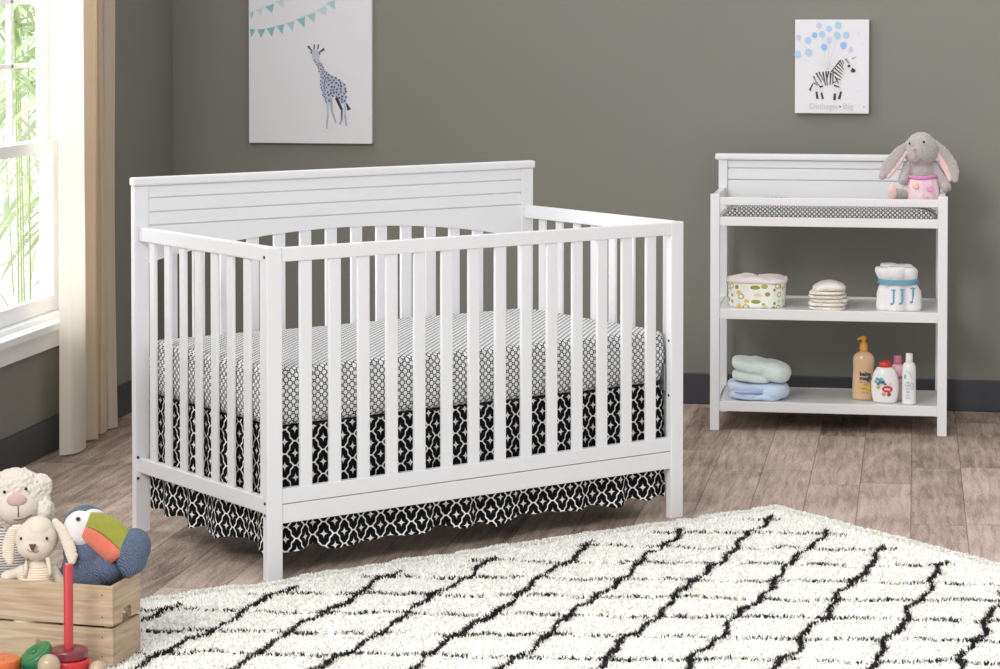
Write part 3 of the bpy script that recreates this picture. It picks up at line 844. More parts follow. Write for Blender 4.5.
bm = bmesh.new(); n = 60
rA = []
for z in (.094, .096, .110, .112):
    rA.append([bm.verts.new((-.005 + (.0705 + .0012 * (z in (.096, .110))) * math.copysign(abs(math.cos(a)) ** .8, math.cos(a)), -.004 + .066 * math.sin(a), z)) for a in [2 * PI * i / n for i in range(n)]])
for a, b in zip(rA[:-1], rA[1:]):
    for i in range(n): bm.faces.new((a[i], a[(i + 1) % n], b[(i + 1) % n], b[i]))
build('ribbon', bm, RIB, bd, True)
for x, y, z, s, rz in ((-.020, -.0685, .056, .060, -6), (.010, -.0685, .058, .060, 4), (.047, -.0565, .062, .060, 22)):
    o = text_obj('monogram', 'J', s, RIB, bd, (x, y, z), (PI / 2, 0, R(rz)), .0014, .0006)
    bar = box_obj('serif', (-.0095, .0080, .0185, .0222, -.0012, .0012), RIB, o, .0003)

# folded towels on the bottom shelf
MINT = paint('mint_terry', rgb(228, 238, 234), .95, bump=.6, bscale=380, sheen=.3)
BLUE = paint('pale_blue_terry', rgb(212, 225, 246), .95, bump=.6, bscale=380, sheen=.3)
def fold(bm, x0, x1, y0, y1, zf, th, fold_left=True, n=26):
    """a doubled cloth: closed profile in x-z swept in y, soft round edges. zf(x)->base height"""
    pass
def slab(bm, c, r, rot=None, pw=.55): ell(bm, c, r, rot, 4, pw)
e = empty('folded_towel', tl(.165, .155, Z0), TR, 'folded pale blue towel under the mint one on the bottom shelf', 'towel')
bm = bmesh.new()
slab(bm, (-.012, 0, .016), (.096, .085, .0165), rotm(y=2)); slab(bm, (-.018, .004, .044), (.096, .080, .0175), rotm(y=3)); slab(bm, (.052, 0, .031), (.056, .086, .031), pw=.8)
fuse('cloth', bm, .0035, BLUE, e, 3, .003, 22, .0008, 90)
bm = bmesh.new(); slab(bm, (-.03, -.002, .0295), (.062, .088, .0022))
build('fold_shadow_edge', bm, paint('blue_fold_shade', rgb(150, 176, 226), .9), e, True)  # darker blue slab painting the shadow in the gap between the folds
e2 = empty('folded_towel', tl(.168, .158, Z0 + .0635), TR, 'folded pale mint green towel lying on top of the blue one', 'towel')
bm = bmesh.new()
slab(bm, (-.03, 0, .015), (.070, .078, .016), rotm(y=6)); slab(bm, (-.022, 0, .052), (.082, .082, .026), rotm(y=12), .7); slab(bm, (.050, 0, .036), (.060, .084, .036), rotm(y=14), .7); slab(bm, (.012, 0, .052), (.062, .082, .0255), rotm(y=16), .7)
fuse('cloth', bm, .0035, MINT, e2, 3, .003, 20, .0008, 90)

# bottles
def label_text(parent, s, size, col, loc, bold=.0, name='lettering'):
    key = 'ink_%d_%d_%d' % col
    m = bpy.data.materials.get(key) or paint(key, rgb(*col), .5)
    return text_obj(name, s, size, m, parent, loc, ext=.0003, bold=bold)
def patch(name, parent, cx, cz, rx, rz, y, mat, n=24, bend=0):
    bm = bmesh.new()
    vs = []
    c = bm.verts.new((cx, y, cz))
    for i in range(n):
        a = 2 * PI * i / n; x = cx + rx * math.cos(a); vs.append(bm.verts.new((x, y + bend * (x * x - cx * cx), cz + rz * math.sin(a))))
    for i in range(n): bm.faces.new((c, vs[i], vs[(i + 1) % n]))
    return build(name, bm, mat, parent, True)
AMB = paint('peach_soap', rgb(226, 192, 150), .18, spec=.5)
YEL = paint('yellow_pump', rgb(240, 176, 60), .35)
pb = empty('soap_bottle', tl(.535, .180, Z0), TR, 'large peach bottle of baby wash with a yellow pump top on bottom shelf', 'bottle')
def lathe_obj(name, prof, sx, sy, mat, parent, n=44, c=(0, 0, 0), pw=1):
    bm = bmesh.new(); lathe(bm, prof, n, sx, sy, c)
    if pw != 1:
        for v in bm.verts:
            r = math.hypot(v.co.x / sx, v.co.y / sy)
    return build(name, bm, mat, parent, True)
o = lathe_obj('bottle_body', [(.030, .0005), (.0375, .002), (.0395, .008), (.0395, .05), (.0385, .085), (.0362, .112), (.0368, .122), (.0385, .135), (.0378, .148), (.033, .160), (.024, .168), (.0145, .172), (.0135, .177)], 1, .62, AMB, pb)
bm = bmesh.new(); lathe(bm, [(.0145, .176), (.0148, .180), (.0142, .190), (.0125, .203), (.0065, .205), (.0065, .216)], 30)
build('pump_collar', bm, YEL, pb, True)
bm = bmesh.new(); lathe(bm, [(.0082, .214), (.0100, .217), (.0100, .224), (.0075, .228), (.002, .229)], 26)
tube(bm, [(0, 0, .221), (-.012, -.006, .221), (-.021, -.011, .216)], [.0055, .005, .0042], 12)
build('pump_head', bm, YEL, pb, True)
fy = -.0250
label_text(pb, 'baby', .021, (44, 48, 92), (.006, fy, .095), .0007)
label_text(pb, 'magic', .021, (44, 48, 92), (.010, fy, .080), .0007)
label_text(pb, 'hair & body', .0085, (150, 130, 60), (.006, fy, .066)); label_text(pb, 'wash', .0085, (150, 130, 60), (.006, fy, .058))
bm = bmesh.new(); box(bm, -.016, .024, fy - .0006, fy + .004, .038, .050, bev=.0004, seg=1); build('label_band', bm, paint('label_yellow', rgb(246, 190, 40), .5), pb)
label_text(pb, 'gentle', .008, (130, 90, 30), (.004, fy - .0010, .044)); label_text(pb, '16.5 fl oz', .0065, (96, 92, 100), (.004, fy, .029))

wb_ = empty('lotion_bottle', tl(.6115, .125, Z0), TR, 'squat white bottle with a red cap standing in front on bottom shelf', 'bottle')
WPL = paint('white_plastic', rgb(240, 240, 238), .25); REDC = paint('red_cap', rgb(212, 52, 46), .35)
lathe_obj('bottle_body', [(.030, .0005), (.039, .002), (.0425, .008), (.0465, .025), (.049, .05), (.0482, .075), (.044, .098), (.037, .115), (.029, .125), (.024, .127)], 1, .5, WPL, wb_)
lathe_obj('cap', [(.0225, .1265), (.0235, .129), (.0228, .136), (.020, .143), (.014, .148), (.005, .1495)], 1, .62, REDC, wb_)
fy = -.0252
gcols = [(120, 190, 170), (90, 150, 200), (150, 200, 90), (70, 120, 170), (180, 210, 120)]
rd = random.Random(9)
for k in range(12):
    col = gcols[k % 5]; key = 'ink_%d_%d_%d' % col; m = bpy.data.materials.get(key) or paint(key, rgb(*col), .5)
    patch('leaf_print', wb_, -.016 + rd.uniform(-.017, .02), .079 + rd.uniform(-.012, .012), .0055, .0042, fy - .0002 * (k + 1), m, 12)
label_text(wb_, 'kids', .014, (48, 92, 150), (-.012, fy - .003, .076), .0004)
patch('badge', wb_, .008, .052, .0185, .0115, fy - .0012, bpy.data.materials.get('lr') or paint('label_red', rgb(206, 44, 62), .5))
label_text(wb_, 'baby', .011, (246, 236, 236), (.008, fy - .0018, .052), .0004)
for x, z, r, col in ((-.024, .058, .0065, (206, 190, 90)), (-.004, .034, .0075, (232, 150, 140)), (.013, .034, .0075, (170, 60, 56)), (.0065, .036, .0045, (246, 240, 236)), (.018, .071, .006, (244, 200, 190))):
    key = 'ink_%d_%d_%d' % col; m = bpy.data.materials.get(key) or paint(key, rgb(*col), .5)
    patch('fruit_print', wb_, x, z, r, r, fy - .0008, m, 16)

PNK = paint('pink_bottle', rgb(240, 198, 206), .25); PNKC = paint('pink_cap', rgb(222, 128, 158), .35)
pk = empty('lotion_bottle', tl(.6555, .185, Z0), TR, 'pink bottle with a darker pink cap standing half hidden at the back', 'bottle')
lathe_obj('bottle_body', [(.022, .0005), (.0275, .002), (.029, .007), (.029, .095), (.0275, .112), (.0225, .123), (.0145, .130), (.0125, .131)], 1, .7, PNK, pk)
lathe_obj('cap', [(.0135, .1305), (.0142, .132), (.0138, .157), (.0125, .160), (.004, .1605)], 1, 1, PNKC, pk)
label_text(pk, 'soft', .014, (206, 80, 130), (.008, -.0208, .085), .0006); label_text(pk, 'lotion', .009, (206, 80, 130), (.010, -.0208, .065))
sl = empty('lotion_bottle', tl(.695, .100, Z0), TR, 'slim tall white bottle with white cap at the right end of the row', 'bottle')
lathe_obj('bottle_body', [(.019, .0005), (.0225, .002), (.0238, .006), (.0238, .122), (.023, .134), (.0195, .144), (.0135, .150), (.012, .151)], 1, .85, WPL, sl)
lathe_obj('cap', [(.0125, .1505), (.0128, .152), (.0122, .179), (.0112, .181), (.003, .1815)], 1, 1, WPL, sl)
fy = -.0206
patch('drop_print', sl, -.013, .100, .0042, .0085, -.0178, paint('label_aqua', rgb(96, 186, 206), .5))
INK = paint('label_grey_ink', rgb(120, 126, 140), .6)
bm = bmesh.new(); tube(bm, [(-.010 + .022 * t, fy - .0006 + 18 * (-.010 + .022 * t) ** 2 * .5, .122 - .03 * t * t) for t in [i / 10 for i in range(11)]], .0005, 5); build('curve_print', bm, INK, sl)
bm = bmesh.new(); tube(bm, [(.010 + .005 * math.cos(a), fy + .0006, .068 + .011 * math.sin(a)) for a in [2 * PI * i / 16 for i in range(16)]], .0006, 5, True); build('oval_print', bm, INK, sl)
for k, s in enumerate(('baby', 'lotion', 'mild', 'daily', 'care', '8 oz')): label_text(sl, s, .0075, (120, 126, 140), (-.005, fy - .0006, .080 - .011 * k))

# ------------------------------------------------------------------ PLUSH BUNNY ON THE TABLE
GRYF = paint('grey_plush', rgb(178, 170, 168), .98, bump=.9, bscale=260, var=.12, vscale=160, sheen=.5)
PNKF = paint('pink_plush', rgb(232, 196, 194), .95, bump=.5, bscale=300, sheen=.4)
SKIRT = paint('pink_satin', rgb(240, 208, 216), .55, var=.05, vscale=30); SASH = paint('magenta_sash', rgb(214, 132, 188), .6)
EYE = paint('black_button_eye', rgb(24, 22, 24), .15); NOSEP = paint('rose_stitch', rgb(214, 156, 162), .8)
def view_local(px, py, e, d0, dy):
    r = ray(px, py); q = CAM + r * (d0 + dy)              # ray() has unit view depth
    return Matrix.Rotation(-e.rotation_euler[2], 3, 'Z') @ (q - e.location)
def plush(name, px, py, y, label, cat='stuffed toy', base_z=None):
    p = at_y(px, py, y)
    if base_z is not None: p.z = base_z
    e = empty(name, p, face_cam(p), label, cat)
    s = scale_at(p)
    return e, s, p
BT = .787
bpnt = tl(.735, .19, BT); 
rb, s, p = plush('stuffed_bunny', 922, 205, bpnt.y, 'floppy eared grey plush bunny in pink skirt seated on the changing table', base_z=BT)
rb.location.x = bpnt.x
# where does the base project: work in photo pixels round it
bx, by = 922, None
def proj_py(q):
    Y = -math.sin(YAW) * q.x + math.cos(YAW) * q.y; Z = q.z - CH
    Yc = Y * math.cos(PIT) - Z * math.sin(PIT); Zc = Z * math.cos(PIT) + Y * math.sin(PIT)
    Xc = math.cos(YAW) * q.x + math.sin(YAW) * q.y
    return 500 + FOC * Xc / Yc, 334.5 - FOC * Zc / Yc + SHIFT
bx, by = proj_py(rb.location)
rbd = math.cos(PIT) * (-math.sin(YAW) * rb.location.x + math.cos(YAW) * rb.location.y) - math.sin(PIT) * (rb.location.z - CH)
s = rbd / FOC
def lp(px, py, dy=0): return view_local(px, py, rb, rbd, dy)
bm = bmesh.new()
ell(bm, lp(921, 150.5, -.004), (17.4 * s, 15 * s, 17 * s)); ell(bm, lp(917, 155, -.030), (9 * s, 8 * s, 8 * s)); ell(bm, lp(921, 143, 0), (13 * s, 13 * s, 11 * s))
ell(bm, lp(921, 176, .005), (14.5 * s, 12 * s, 15 * s)); ell(bm, lp(921, 189, .002), (17 * s, 15 * s, 15 * s)); ell(bm, lp(921, 165, .004), (11 * s, 10 * s, 9 * s))
limb(bm, lp(934, 166, .0), lp(946, 187, -.035), 5.5 * s, 5.8 * s); limb(bm, lp(908, 166, 0), lp(903, 180, -.03), 5.5 * s, 5.2 * s)
body = fuse('body', bm, .0035, GRYF, rb, 4, .0018, 90, .0012, 260)
for side, ptsE in ((-1, [(908, 144), (900, 152), (893, 162), (886, 171), (882, 177)]), (1, [(936, 143), (943, 153), (949, 164), (953, 173), (955, 180)])):
    bm = bmesh.new()
    W_ = [3.6, 8.0, 10.2, 8.6, 4.2]
    for q in range(17):
        t = q / 16 * 4; i = min(3, int(t)); f = t - i
        x = ptsE[i][0] + (ptsE[i + 1][0] - ptsE[i][0]) * f; y = ptsE[i][1] + (ptsE[i + 1][1] - ptsE[i][1]) * f; w = W_[i] + (W_[i + 1] - W_[i]) * f
        ang = math.degrees(math.atan2(ptsE[i + 1][1] - ptsE[i][1], ptsE[i + 1][0] - ptsE[i][0]))
        ell(bm, lp(x, y, -.012 - .006 * t), (3.2 * s, 2.2 * s, w * s * .85), rotm(y=ang), 2)
    ear = fuse('ear', bm, .003, GRYF, rb, 4, .001, 90)
    bm = bmesh.new()
    for q in range(13):
        t = .5 + q / 12 * 3.1; i = min(3, int(t)); f = t - i
        x = ptsE[i][0] + (ptsE[i + 1][0] - ptsE[i][0]) * f; y = ptsE[i][1] + (ptsE[i + 1][1] - ptsE[i][1]) * f; w = W_[i] + (W_[i + 1] - W_[i]) * f
        ang = math.degrees(math.atan2(ptsE[i + 1][1] - ptsE[i][1], ptsE[i + 1][0] - ptsE[i][0]))
        ell(bm, lp(x - side * 4.4, y + 2.6, -.0150 - .006 * t), (2.4 * s, 1.6 * s, w * s * .36), rotm(y=ang), 2)
    fuse('ear_lining', bm, .003, PNKF, ear, 3)
for x, y in ((911, 146.5), (924.5, 141.8 + 0)):
    pass
for x, y, dy in ((909.5, 143.5, -.042), (923.8, 142, -.057)):
    bm = bmesh.new(); ell(bm, lp(x, y, dy), (1.1 * s, 1.0 * s, 1.2 * s)); build('eye', bm, EYE, rb, True)
bm = bmesh.new(); ell(bm, lp(913.5, 149, -.058), (1.7 * s, 1.2 * s, 1.2 * s)); tube(bm, [lp(913.8, 150, -.0595), lp(914.5, 154, -.0605), lp(917, 156.5, -.060)], .0011, 6)
build('nose', bm, NOSEP, rb, True)
bm = bmesh.new()
rings = []
for k, (rr, yy) in enumerate([(15.2, 175.5), (15.9, 177.5), (17.0, 180), (18.3, 186), (18.8, 193), (18.9, 199), (18.0, 202.5)]):
    rings.append([bm.verts.new(lp(921, yy, 0) + Vector((rr * s * math.cos(a) * (1 + .03 * math.sin(11 * a) * min(1, k / 3)), (rr * .92) * s * math.sin(a) * (1 + .03 * math.sin(11 * a) * min(1, k / 3)), 0))) for a in [2 * PI * i / 80 for i in range(80)]])
for a, b in zip(rings[:-1], rings[1:]):
    for i in range(80):
        f = bm.faces.new((a[i], a[(i + 1) % 80], b[(i + 1) % 80], b[i]))
skb = build('skirt', bm, SKIRT, rb, True)
bm = bmesh.new(); tube(bm, [lp(921, 176.5 + .8 * math.sin(3 * a), 0) + Vector((15.9 * s * math.cos(a), 14.9 * s * math.sin(a), 0)) for a in [2 * PI * i / 60 for i in range(60)]], 2.0 * s, 10, True); build('sash', bm, SASH, skb, True)
for x, y, c_ in ((915, 185, rgb(242, 206, 186)), (929, 188, rgb(228, 168, 200)), (926, 199, rgb(228, 172, 184))):
    bm = bmesh.new()
    ell(bm, lp(x, y, -17.6 * s), (3.0 * s, 1.2 * s, 3.4 * s), pw=.9); ell(bm, lp(x + 1.5, y + 2, -17.9 * s), (2.0 * s, 1.0 * s, 2.2 * s))
    build('ruffle', bm, paint('ruffle_tone', c_, .7), skb, True)
bm = bmesh.new(); limb(bm, lp(905, 195, -.02), lp(897, 193.5, -.045), 5.5 * s, 5.8 * s); leg = fuse('foot', bm, .003, GRYF, rb, 4, .0015, 90)
bm = bmesh.new(); ell(bm, lp(892.2, 192, -.062), (4.6 * s, 2.2 * s, 8.2 * s)); build('foot_pad', bm, PNKF, leg, True)

# ------------------------------------------------------------------ SHAG RUG
A0 = Vector((-.403, 7.133, 0))
eL = Vector((-.724, -.689, 0)).normalized(); eR = Vector((.689, -.724, 0)).normalized()
RS, RT = 3.0, 1.95
IV = paint('ivory_shag', rgb(246, 245, 241), .95, spec=.1); IV2 = paint('warm_ivory_shag', rgb(239, 235, 226), .95, spec=.1); CHAR = paint('charcoal_shag', rgb(50, 48, 48), .95, spec=.1)
def rug_mesh():
    K, PER = .745, .2385
    def lattice(s, t):
        # returns distance (metres) to nearest lattice line, wobbling like hand work
        w1 = .012 * np.sin(s * 17 + 2 * np.sin(t * 5)) + .007 * np.sin(s * 43 + t * 9)
        w2 = .012 * np.sin(s * 15 + 1.7 + 2 * np.sin(t * 6)) + .007 * np.sin(s * 39 - t * 11)
        a = (t - K * s - .032 + w1) / PER; b_ = (t + K * s - .955 + w2) / PER
        nrm = PER / math.sqrt(1 + K * K)
        da = np.abs(a - np.round(a)) * nrm; db = np.abs(b_ - np.round(b_)) * nrm
        # lines do not run out over the border
        brd = (s < .10) | (t < .095)
        return np.where(brd, 9, da), np.where(brd, 9, db * 1.7 + .001)
    def hgt(s, t):
        return .0105 + .0016 * np.sin(s * 31 + 3 * np.sin(t * 13)) * np.sin(t * 37 + 2 * np.sin(s * 11)) + .0010 * np.sin(s * 91 + t * 40) * np.sin(t * 83)
    def edge_t(s): return .004 + .006 * np.sin(s * 23) + .004 * np.sin(s * 61 + 1) + .020 * np.exp(-((s - 1.70) / .16) ** 2) + .006 * np.exp(-((s - .3) / .2) ** 2)
    # base sheet
    ns, nt_ = 300, 195
    sg, tg = np.meshgrid(np.linspace(0, RS, ns + 1), np.linspace(0, RT, nt_ + 1), indexing='ij')
    se = sg.copy(); te = tg.copy()
    te = np.maximum(te, edge_t(sg) + .02 * tg)
    z = hgt(sg, tg); z[0, :] = .006; z[-1, :] = .002; z[:, -1] = .002; z = np.where(te <= edge_t(sg) + .02 * tg + 1e-6, .006, z)
    V = [np.stack([se, te, z], -1).reshape(-1, 3)]
    idx = np.arange((ns + 1) * (nt_ + 1)).reshape(ns + 1, nt_ + 1)
    F = [np.stack([idx[:-1, :-1], idx[1:, :-1], idx[1:, 1:], idx[:-1, 1:]], -1).reshape(-1, 4)]
    cs = (sg[:-1, :-1] + sg[1:, 1:]) / 2; ct = (tg[:-1, :-1] + tg[1:, 1:]) / 2
    da, db = lattice(cs, ct)
    MI = [np.where((np.minimum(da, db) < .0050), 2, 0).reshape(-1)]
    base = len(V[0])
    # tufts: bent two-segment blades
    def tufts(n, s, t, L, wd, lean, mi):
        nonlocal base
        z0 = hgt(s, t) - .004
        a = rng.uniform(0, 2 * PI, n); d = np.stack([np.cos(a), np.sin(a)], -1)
        side = np.stack([-d[:, 1], d[:, 0]], -1) * (wd[:, None] * .5)
        P = np.stack([s, t], -1)
        m1 = P + d * (L * lean * .35)[:, None]; m2 = P + d * (L * lean)[:, None]
        up = L * np.sqrt(np.maximum(.05, 1 - lean ** 2 * .8))
        vs = np.empty((n, 6, 3))
        vs[:, 0, :2] = P - side; vs[:, 1, :2] = P + side; vs[:, 0, 2] = vs[:, 1, 2] = z0
        vs[:, 2, :2] = m1 - side; vs[:, 3, :2] = m1 + side; vs[:, 2, 2] = vs[:, 3, 2] = z0 + up * .65
        vs[:, 4, :2] = m2 - side * .4; vs[:, 5, :2] = m2 + side * .4; vs[:, 4, 2] = vs[:, 5, 2] = z0 + up
        k = base + np.arange(n)[:, None] * 6
        F.append(np.concatenate([k + np.array([[0, 1, 3, 2]]), k + np.array([[2, 3, 5, 4]])]))
        MI.append(np.concatenate([mi, mi])); V.append(vs.reshape(-1, 3)); base += n * 6
    n = 150000
    s = rng.uniform(0, RS, n); t = rng.uniform(0, RT, n)
    da, db = lattice(s, t); ok = (np.minimum(da, db) > .007) & (t > edge_t(s))
    s, t = s[ok], t[ok]; n = len(s)
    tufts(n, s, t, rng.uniform(.008, .014, n), rng.uniform(.0028, .005, n), rng.uniform(.15, .7, n), np.where(rng.random(n) < .3, 1, 0))
    # charcoal yarn along the lattice lines
    n = 700000
    s = rng.uniform(.06, RS, n); t = rng.uniform(.06, RT, n)
    da, db = lattice(s, t); dm = np.minimum(da, db)
    patchy = .0060 + .0052 * np.sin(s * 37 + 3 * np.sin(t * 17)) * np.sin(t * 41 + s * 9) + .0018 * np.sin(s * 140 + t * 90) + .004 * ((da < .018) & (db < .024))
    ok = dm < patchy * rng.uniform(.5, 1.15, n)
    s, t = s[ok], t[ok]; n = len(s)
    tufts(n, s, t, rng.uniform(.009, .016, n), rng.uniform(.0022, .0042, n), rng.uniform(.3, .95, n), np.full(n, 2))
    # fringe along the two edges in view
    n = 18000; s = rng.uniform(0, RS, n); tufts(n, s, edge_t(s) + rng.uniform(-.003, .024, n), rng.uniform(.008, .013, n), rng.uniform(.003, .005, n), rng.uniform(.15, .75, n), np.zeros(n, int))
    n = 12000; t = rng.uniform(0, RT, n); tufts(n, rng.uniform(-.003, .022, n), t, rng.uniform(.008, .013, n), rng.uniform(.003, .005, n), rng.uniform(.15, .75, n), np.zeros(n, int))
    V = np.concatenate(V); F = np.concatenate(F); MI = np.concatenate(MI).astype(np.int32)
    V[:, 2] = np.maximum(V[:, 2], .0012)
    me = bpy.data.meshes.new('shag_rug')
    me.vertices.add(len(V)); me.vertices.foreach_set('co', V.astype(np.float32).ravel())
    me.loops.add(F.size); me.loops.foreach_set('vertex_index', F.astype(np.int32).ravel())
    me.polygons.add(len(F)); me.polygons.foreach_set('loop_start', np.arange(0, F.size, 4, dtype=np.int32))
    for m in (IV, IV2, CHAR): me.materials.append(m)
    me.polygons.foreach_set('material_index', MI)
    me.update(calc_edges=True)
    return me
rug = bpy.data.objects.new('rug', rug_mesh()); COL.objects.link(rug)
rug.matrix_world = Matrix(((eL.x, eR.x, 0, A0.x), (eL.y, eR.y, 0, A0.y), (0, 0, 1, 0), (0, 0, 0, 1)))
tag(rug, 'ivory shag rug with a black diamond trellis pattern on the plank floor', 'rug')
RZ = .0135

# ------------------------------------------------------------------ TOY CRATE
def mat_wood(name, a, b_):
    m, nt, b = new_mat(name)
    tc = nt.nodes.new('ShaderNodeTexCoord'); mp = nt.nodes.new('ShaderNodeMapping'); mp.inputs['Scale'].default_value = (5, 5, 60)
    nt.links.new(tc.outputs['Object'], mp.inputs[0])
    n = nt.nodes.new('ShaderNodeTexNoise'); n.inputs['Scale'].default_value = 1; n.inputs['Detail'].default_value = 6; n.inputs['Distortion'].default_value = 1.4
    nt.links.new(mp.outputs[0], n.inputs['Vector'])
    k = nt.nodes.new('ShaderNodeTexVoronoi'); k.inputs['Scale'].default_value = 9; nt.links.new(tc.outputs['Object'], k.inputs['Vector'])
    cr = nt.nodes.new('ShaderNodeValToRGB'); cr.color_ramp.elements[0].position = .3; cr.color_ramp.elements[0].color = a; cr.color_ramp.elements[1].position = .68; cr.color_ramp.elements[1].color = b_
    nt.links.new(n.outputs[0], cr.inputs[0])
    c = mixcol(nt, X(nt, k.outputs['Distance']).lt(.10) * .6, cr.outputs[0], rgb(128, 92, 60))
    nt.links.new(c, b.inputs['Base Color']); b.inputs['Roughness'].default_value = .65; b.inputs['Specular IOR Level'].default_value = .25
    return m
PINE = mat_wood('pine_board', rgb(176, 150, 120), rgb(212, 192, 164)); NAIL = paint('nail_head', rgb(80, 66, 54), .5, metal=.5)
ck = at_z(113, 666.5, RZ + .002)
cL = at_z(0, 657.5, RZ + .002)
cdir = (ck - cL); crz = math.atan2(cdir.y, cdir.x)
CW, CD, CZ, CT = .38, .150, .178, .011
cr_ = empty('toy_crate', ck, crz, 'small pine slat crate full of plush toys at the left on the rug', 'crate')
# local: x from -CW to 0 along the front, y from 0 back to CD
def cb_(name, *d, bev=.0018): return box_obj(name, d, PINE, cr_, bev)
zsp = [(0, .083), (.0885, CZ)]
for z0, z1 in zsp:
    o = cb_('front_board', -CW, -.0005, 0, CT, z0, z1)
    for zz_ in (z0 + .02, z1 - .02):
        bm = bmesh.new(); lathe(bm, [(.0016, -.0006), (.0016, .0006), (.0008, .001)], 10, rot=rotm(x=90), c=(-.026, -.0004, zz_)); build('nail', bm, NAIL, o)
    cb_('back_board', -CW, -.0005, CD - CT, CD, z0, z1)
    cb_('end_board', -CW, -CW + CT, CT, CD - CT, z0, z1)
# right end: a board with a hand slot
cb_('end_board', -CT, 0, CT + .0005, CD - CT - .0005, 0, .083)
bm = bmesh.new()
y0, y1 = CT + .0005, CD - CT - .0005; ym = (y0 + y1) / 2
prism(bm, [(y0, .0885), (ym - .024, .0885), (ym - .024, .106), (ym - .017, .119), (ym + .019, .119), (ym + .025, .106), (ym + .025, .0885), (y1, .0885), (y1, CZ), (y0, CZ)], 'x', -CT, 0, bev=.0012)
build('end_board', bm, PINE, cr_)
for x in (-CW + CT, -CT - .016):
    for y in (CT + .001, CD - CT - .017): cb_('corner_post', x + .0005, x + .0155, y, y + .016, .001, CZ - .012)
cb_('bottom_board', -CW + CT, -CT, CT, CD - CT, .001, .010)

# ---- toys: frame of each toy faces the camera; shapes measured in photo pixels at its own distance
class Toy:
    def __init__(s, name, px, py, dback, label, cat='stuffed toy'):
        t = (113 - px) / 113
        y = ck.y + (cL.y - ck.y) * t + dback
        p = at_y(px, py, y); s.d0 = y / ray(px, py).y
        s.e = empty(name, p, face_cam(p), label, cat); s.s = s.d0 / FOC
    def P(s, px, py, dy=0): return view_local(px, py, s.e, s.d0, dy * s.s)
    def E(s, bm, px, py, dy, rx, ry, rz, rot=None, sub=3, pw=1): ell(bm, s.P(px, py, dy), (rx * s.s, ry * s.s, rz * s.s), rot, sub, pw)
ymid = ck.y + CD * .55
CREAMF = paint('cream_fur', rgb(226, 218, 206), .98, bump=.7, bscale=260, sheen=.4); CREAM = paint('cream_cotton', rgb(226, 215, 196), .95, bump=.4, bscale=500, sheen=.2)
MUZ = paint('pale_muzzle', rgb(224, 214, 202), .95, bump=.2, bscale=500); PINKN = paint('pink_nose_felt', rgb(206, 178, 170), .9); BRN = paint('brown_nose', rgb(96, 66, 58), .7); STI = paint('stitch_brown', rgb(120, 96, 84), .8)
def stripes(name, a, b_, per):
    m, nt, b = new_mat(name); tc = nt.nodes.new('ShaderNodeTexCoord'); sp = nt.nodes.new('ShaderNodeSeparateXYZ'); nt.links.new(tc.outputs['Object'], sp.inputs[0])
    f = (X(nt, sp.outputs[2]) / per).fract().lt(.38)
    nt.links.new(mixcol(nt, f, a, b_), b.inputs['Base Color']); b.inputs['Roughness'].default_value = .95
    return m
STRP = stripes('peach_stripe_knit', rgb(238, 228, 208), rgb(222, 178, 148), .0052); STRG = stripes('grey_stripe_knit', rgb(226, 220, 212), rgb(110, 104, 104), .0060); STRE = stripes('beige_stripe_ear', rgb(240, 230, 214), rgb(206, 184, 160), .0046)

# bear
bear = Toy('stuffed_bear', 20, 655, .112, 'curly cream teddy bear with pink nose in the crate behind the bunny')
T = bear; bm = bmesh.new()
T.E(bm, 19, 501, 0, 31, 18, 30); T.E(bm, 16, 484, 0, 24, 17, 16); T.E(bm, 40, 486, 3, 12.5, 7, 13, rotm(y=-15)); T.E(bm, -6, 484, 3, 12, 7, 13, rotm(y=15))
T.E(bm, 44, 512, 0, 10, 14, 16)
T.E(bm, 10, 590, 0, 34, 12, 46); limb(bm, T.P(36, 560, 0), T.P(52, 595, -2), 8 * T.s, 8 * T.s); limb(bm, T.P(-14, 560, 0), T.P(-30, 595, -2), 8 * T.s, 8 * T.s)
T.E(bm, 10, 628, 0, 38, 12, 14)
hb = fuse('body', bm, .0026, CREAMF, T.e, 3, .0036, 120, .0026, 260)
bm = bmesh.new(); T.E(bm, 18, 508, -11, 21, 13, 17); fuse('muzzle', bm, .002, MUZ, T.e, 3)
bm = bmesh.new(); T.E(bm, 16.5, 500, -22.5, 9.6, 3, 6.6); build('nose', bm, PINKN, T.e, True)
bm = bmesh.new(); tube(bm, [T.P(18, 506, -24.2), T.P(18.3, 513, -24), T.P(18, 517, -23)], .5 * T.s, 6); tube(bm, [T.P(5, 517, -18.5), T.P(12, 519.5, -21), T.P(18, 520, -21.8), T.P(25, 518.5, -21), T.P(32, 515, -17.8)], .5 * T.s, 6); build('mouth', bm, STI, T.e, True)
for x, y in ((4.5, 492), (26, 489)):
    bm = bmesh.new(); T.E(bm, x, y, -17.5, 1.6, 1.6, 1.7); build('eye', bm, EYE, T.e, True)
bm = bmesh.new(); T.E(bm, 8, 566, -1, 33, 13, 40); fuse('shirt', bm, .0025, STRG, T.e, 3)

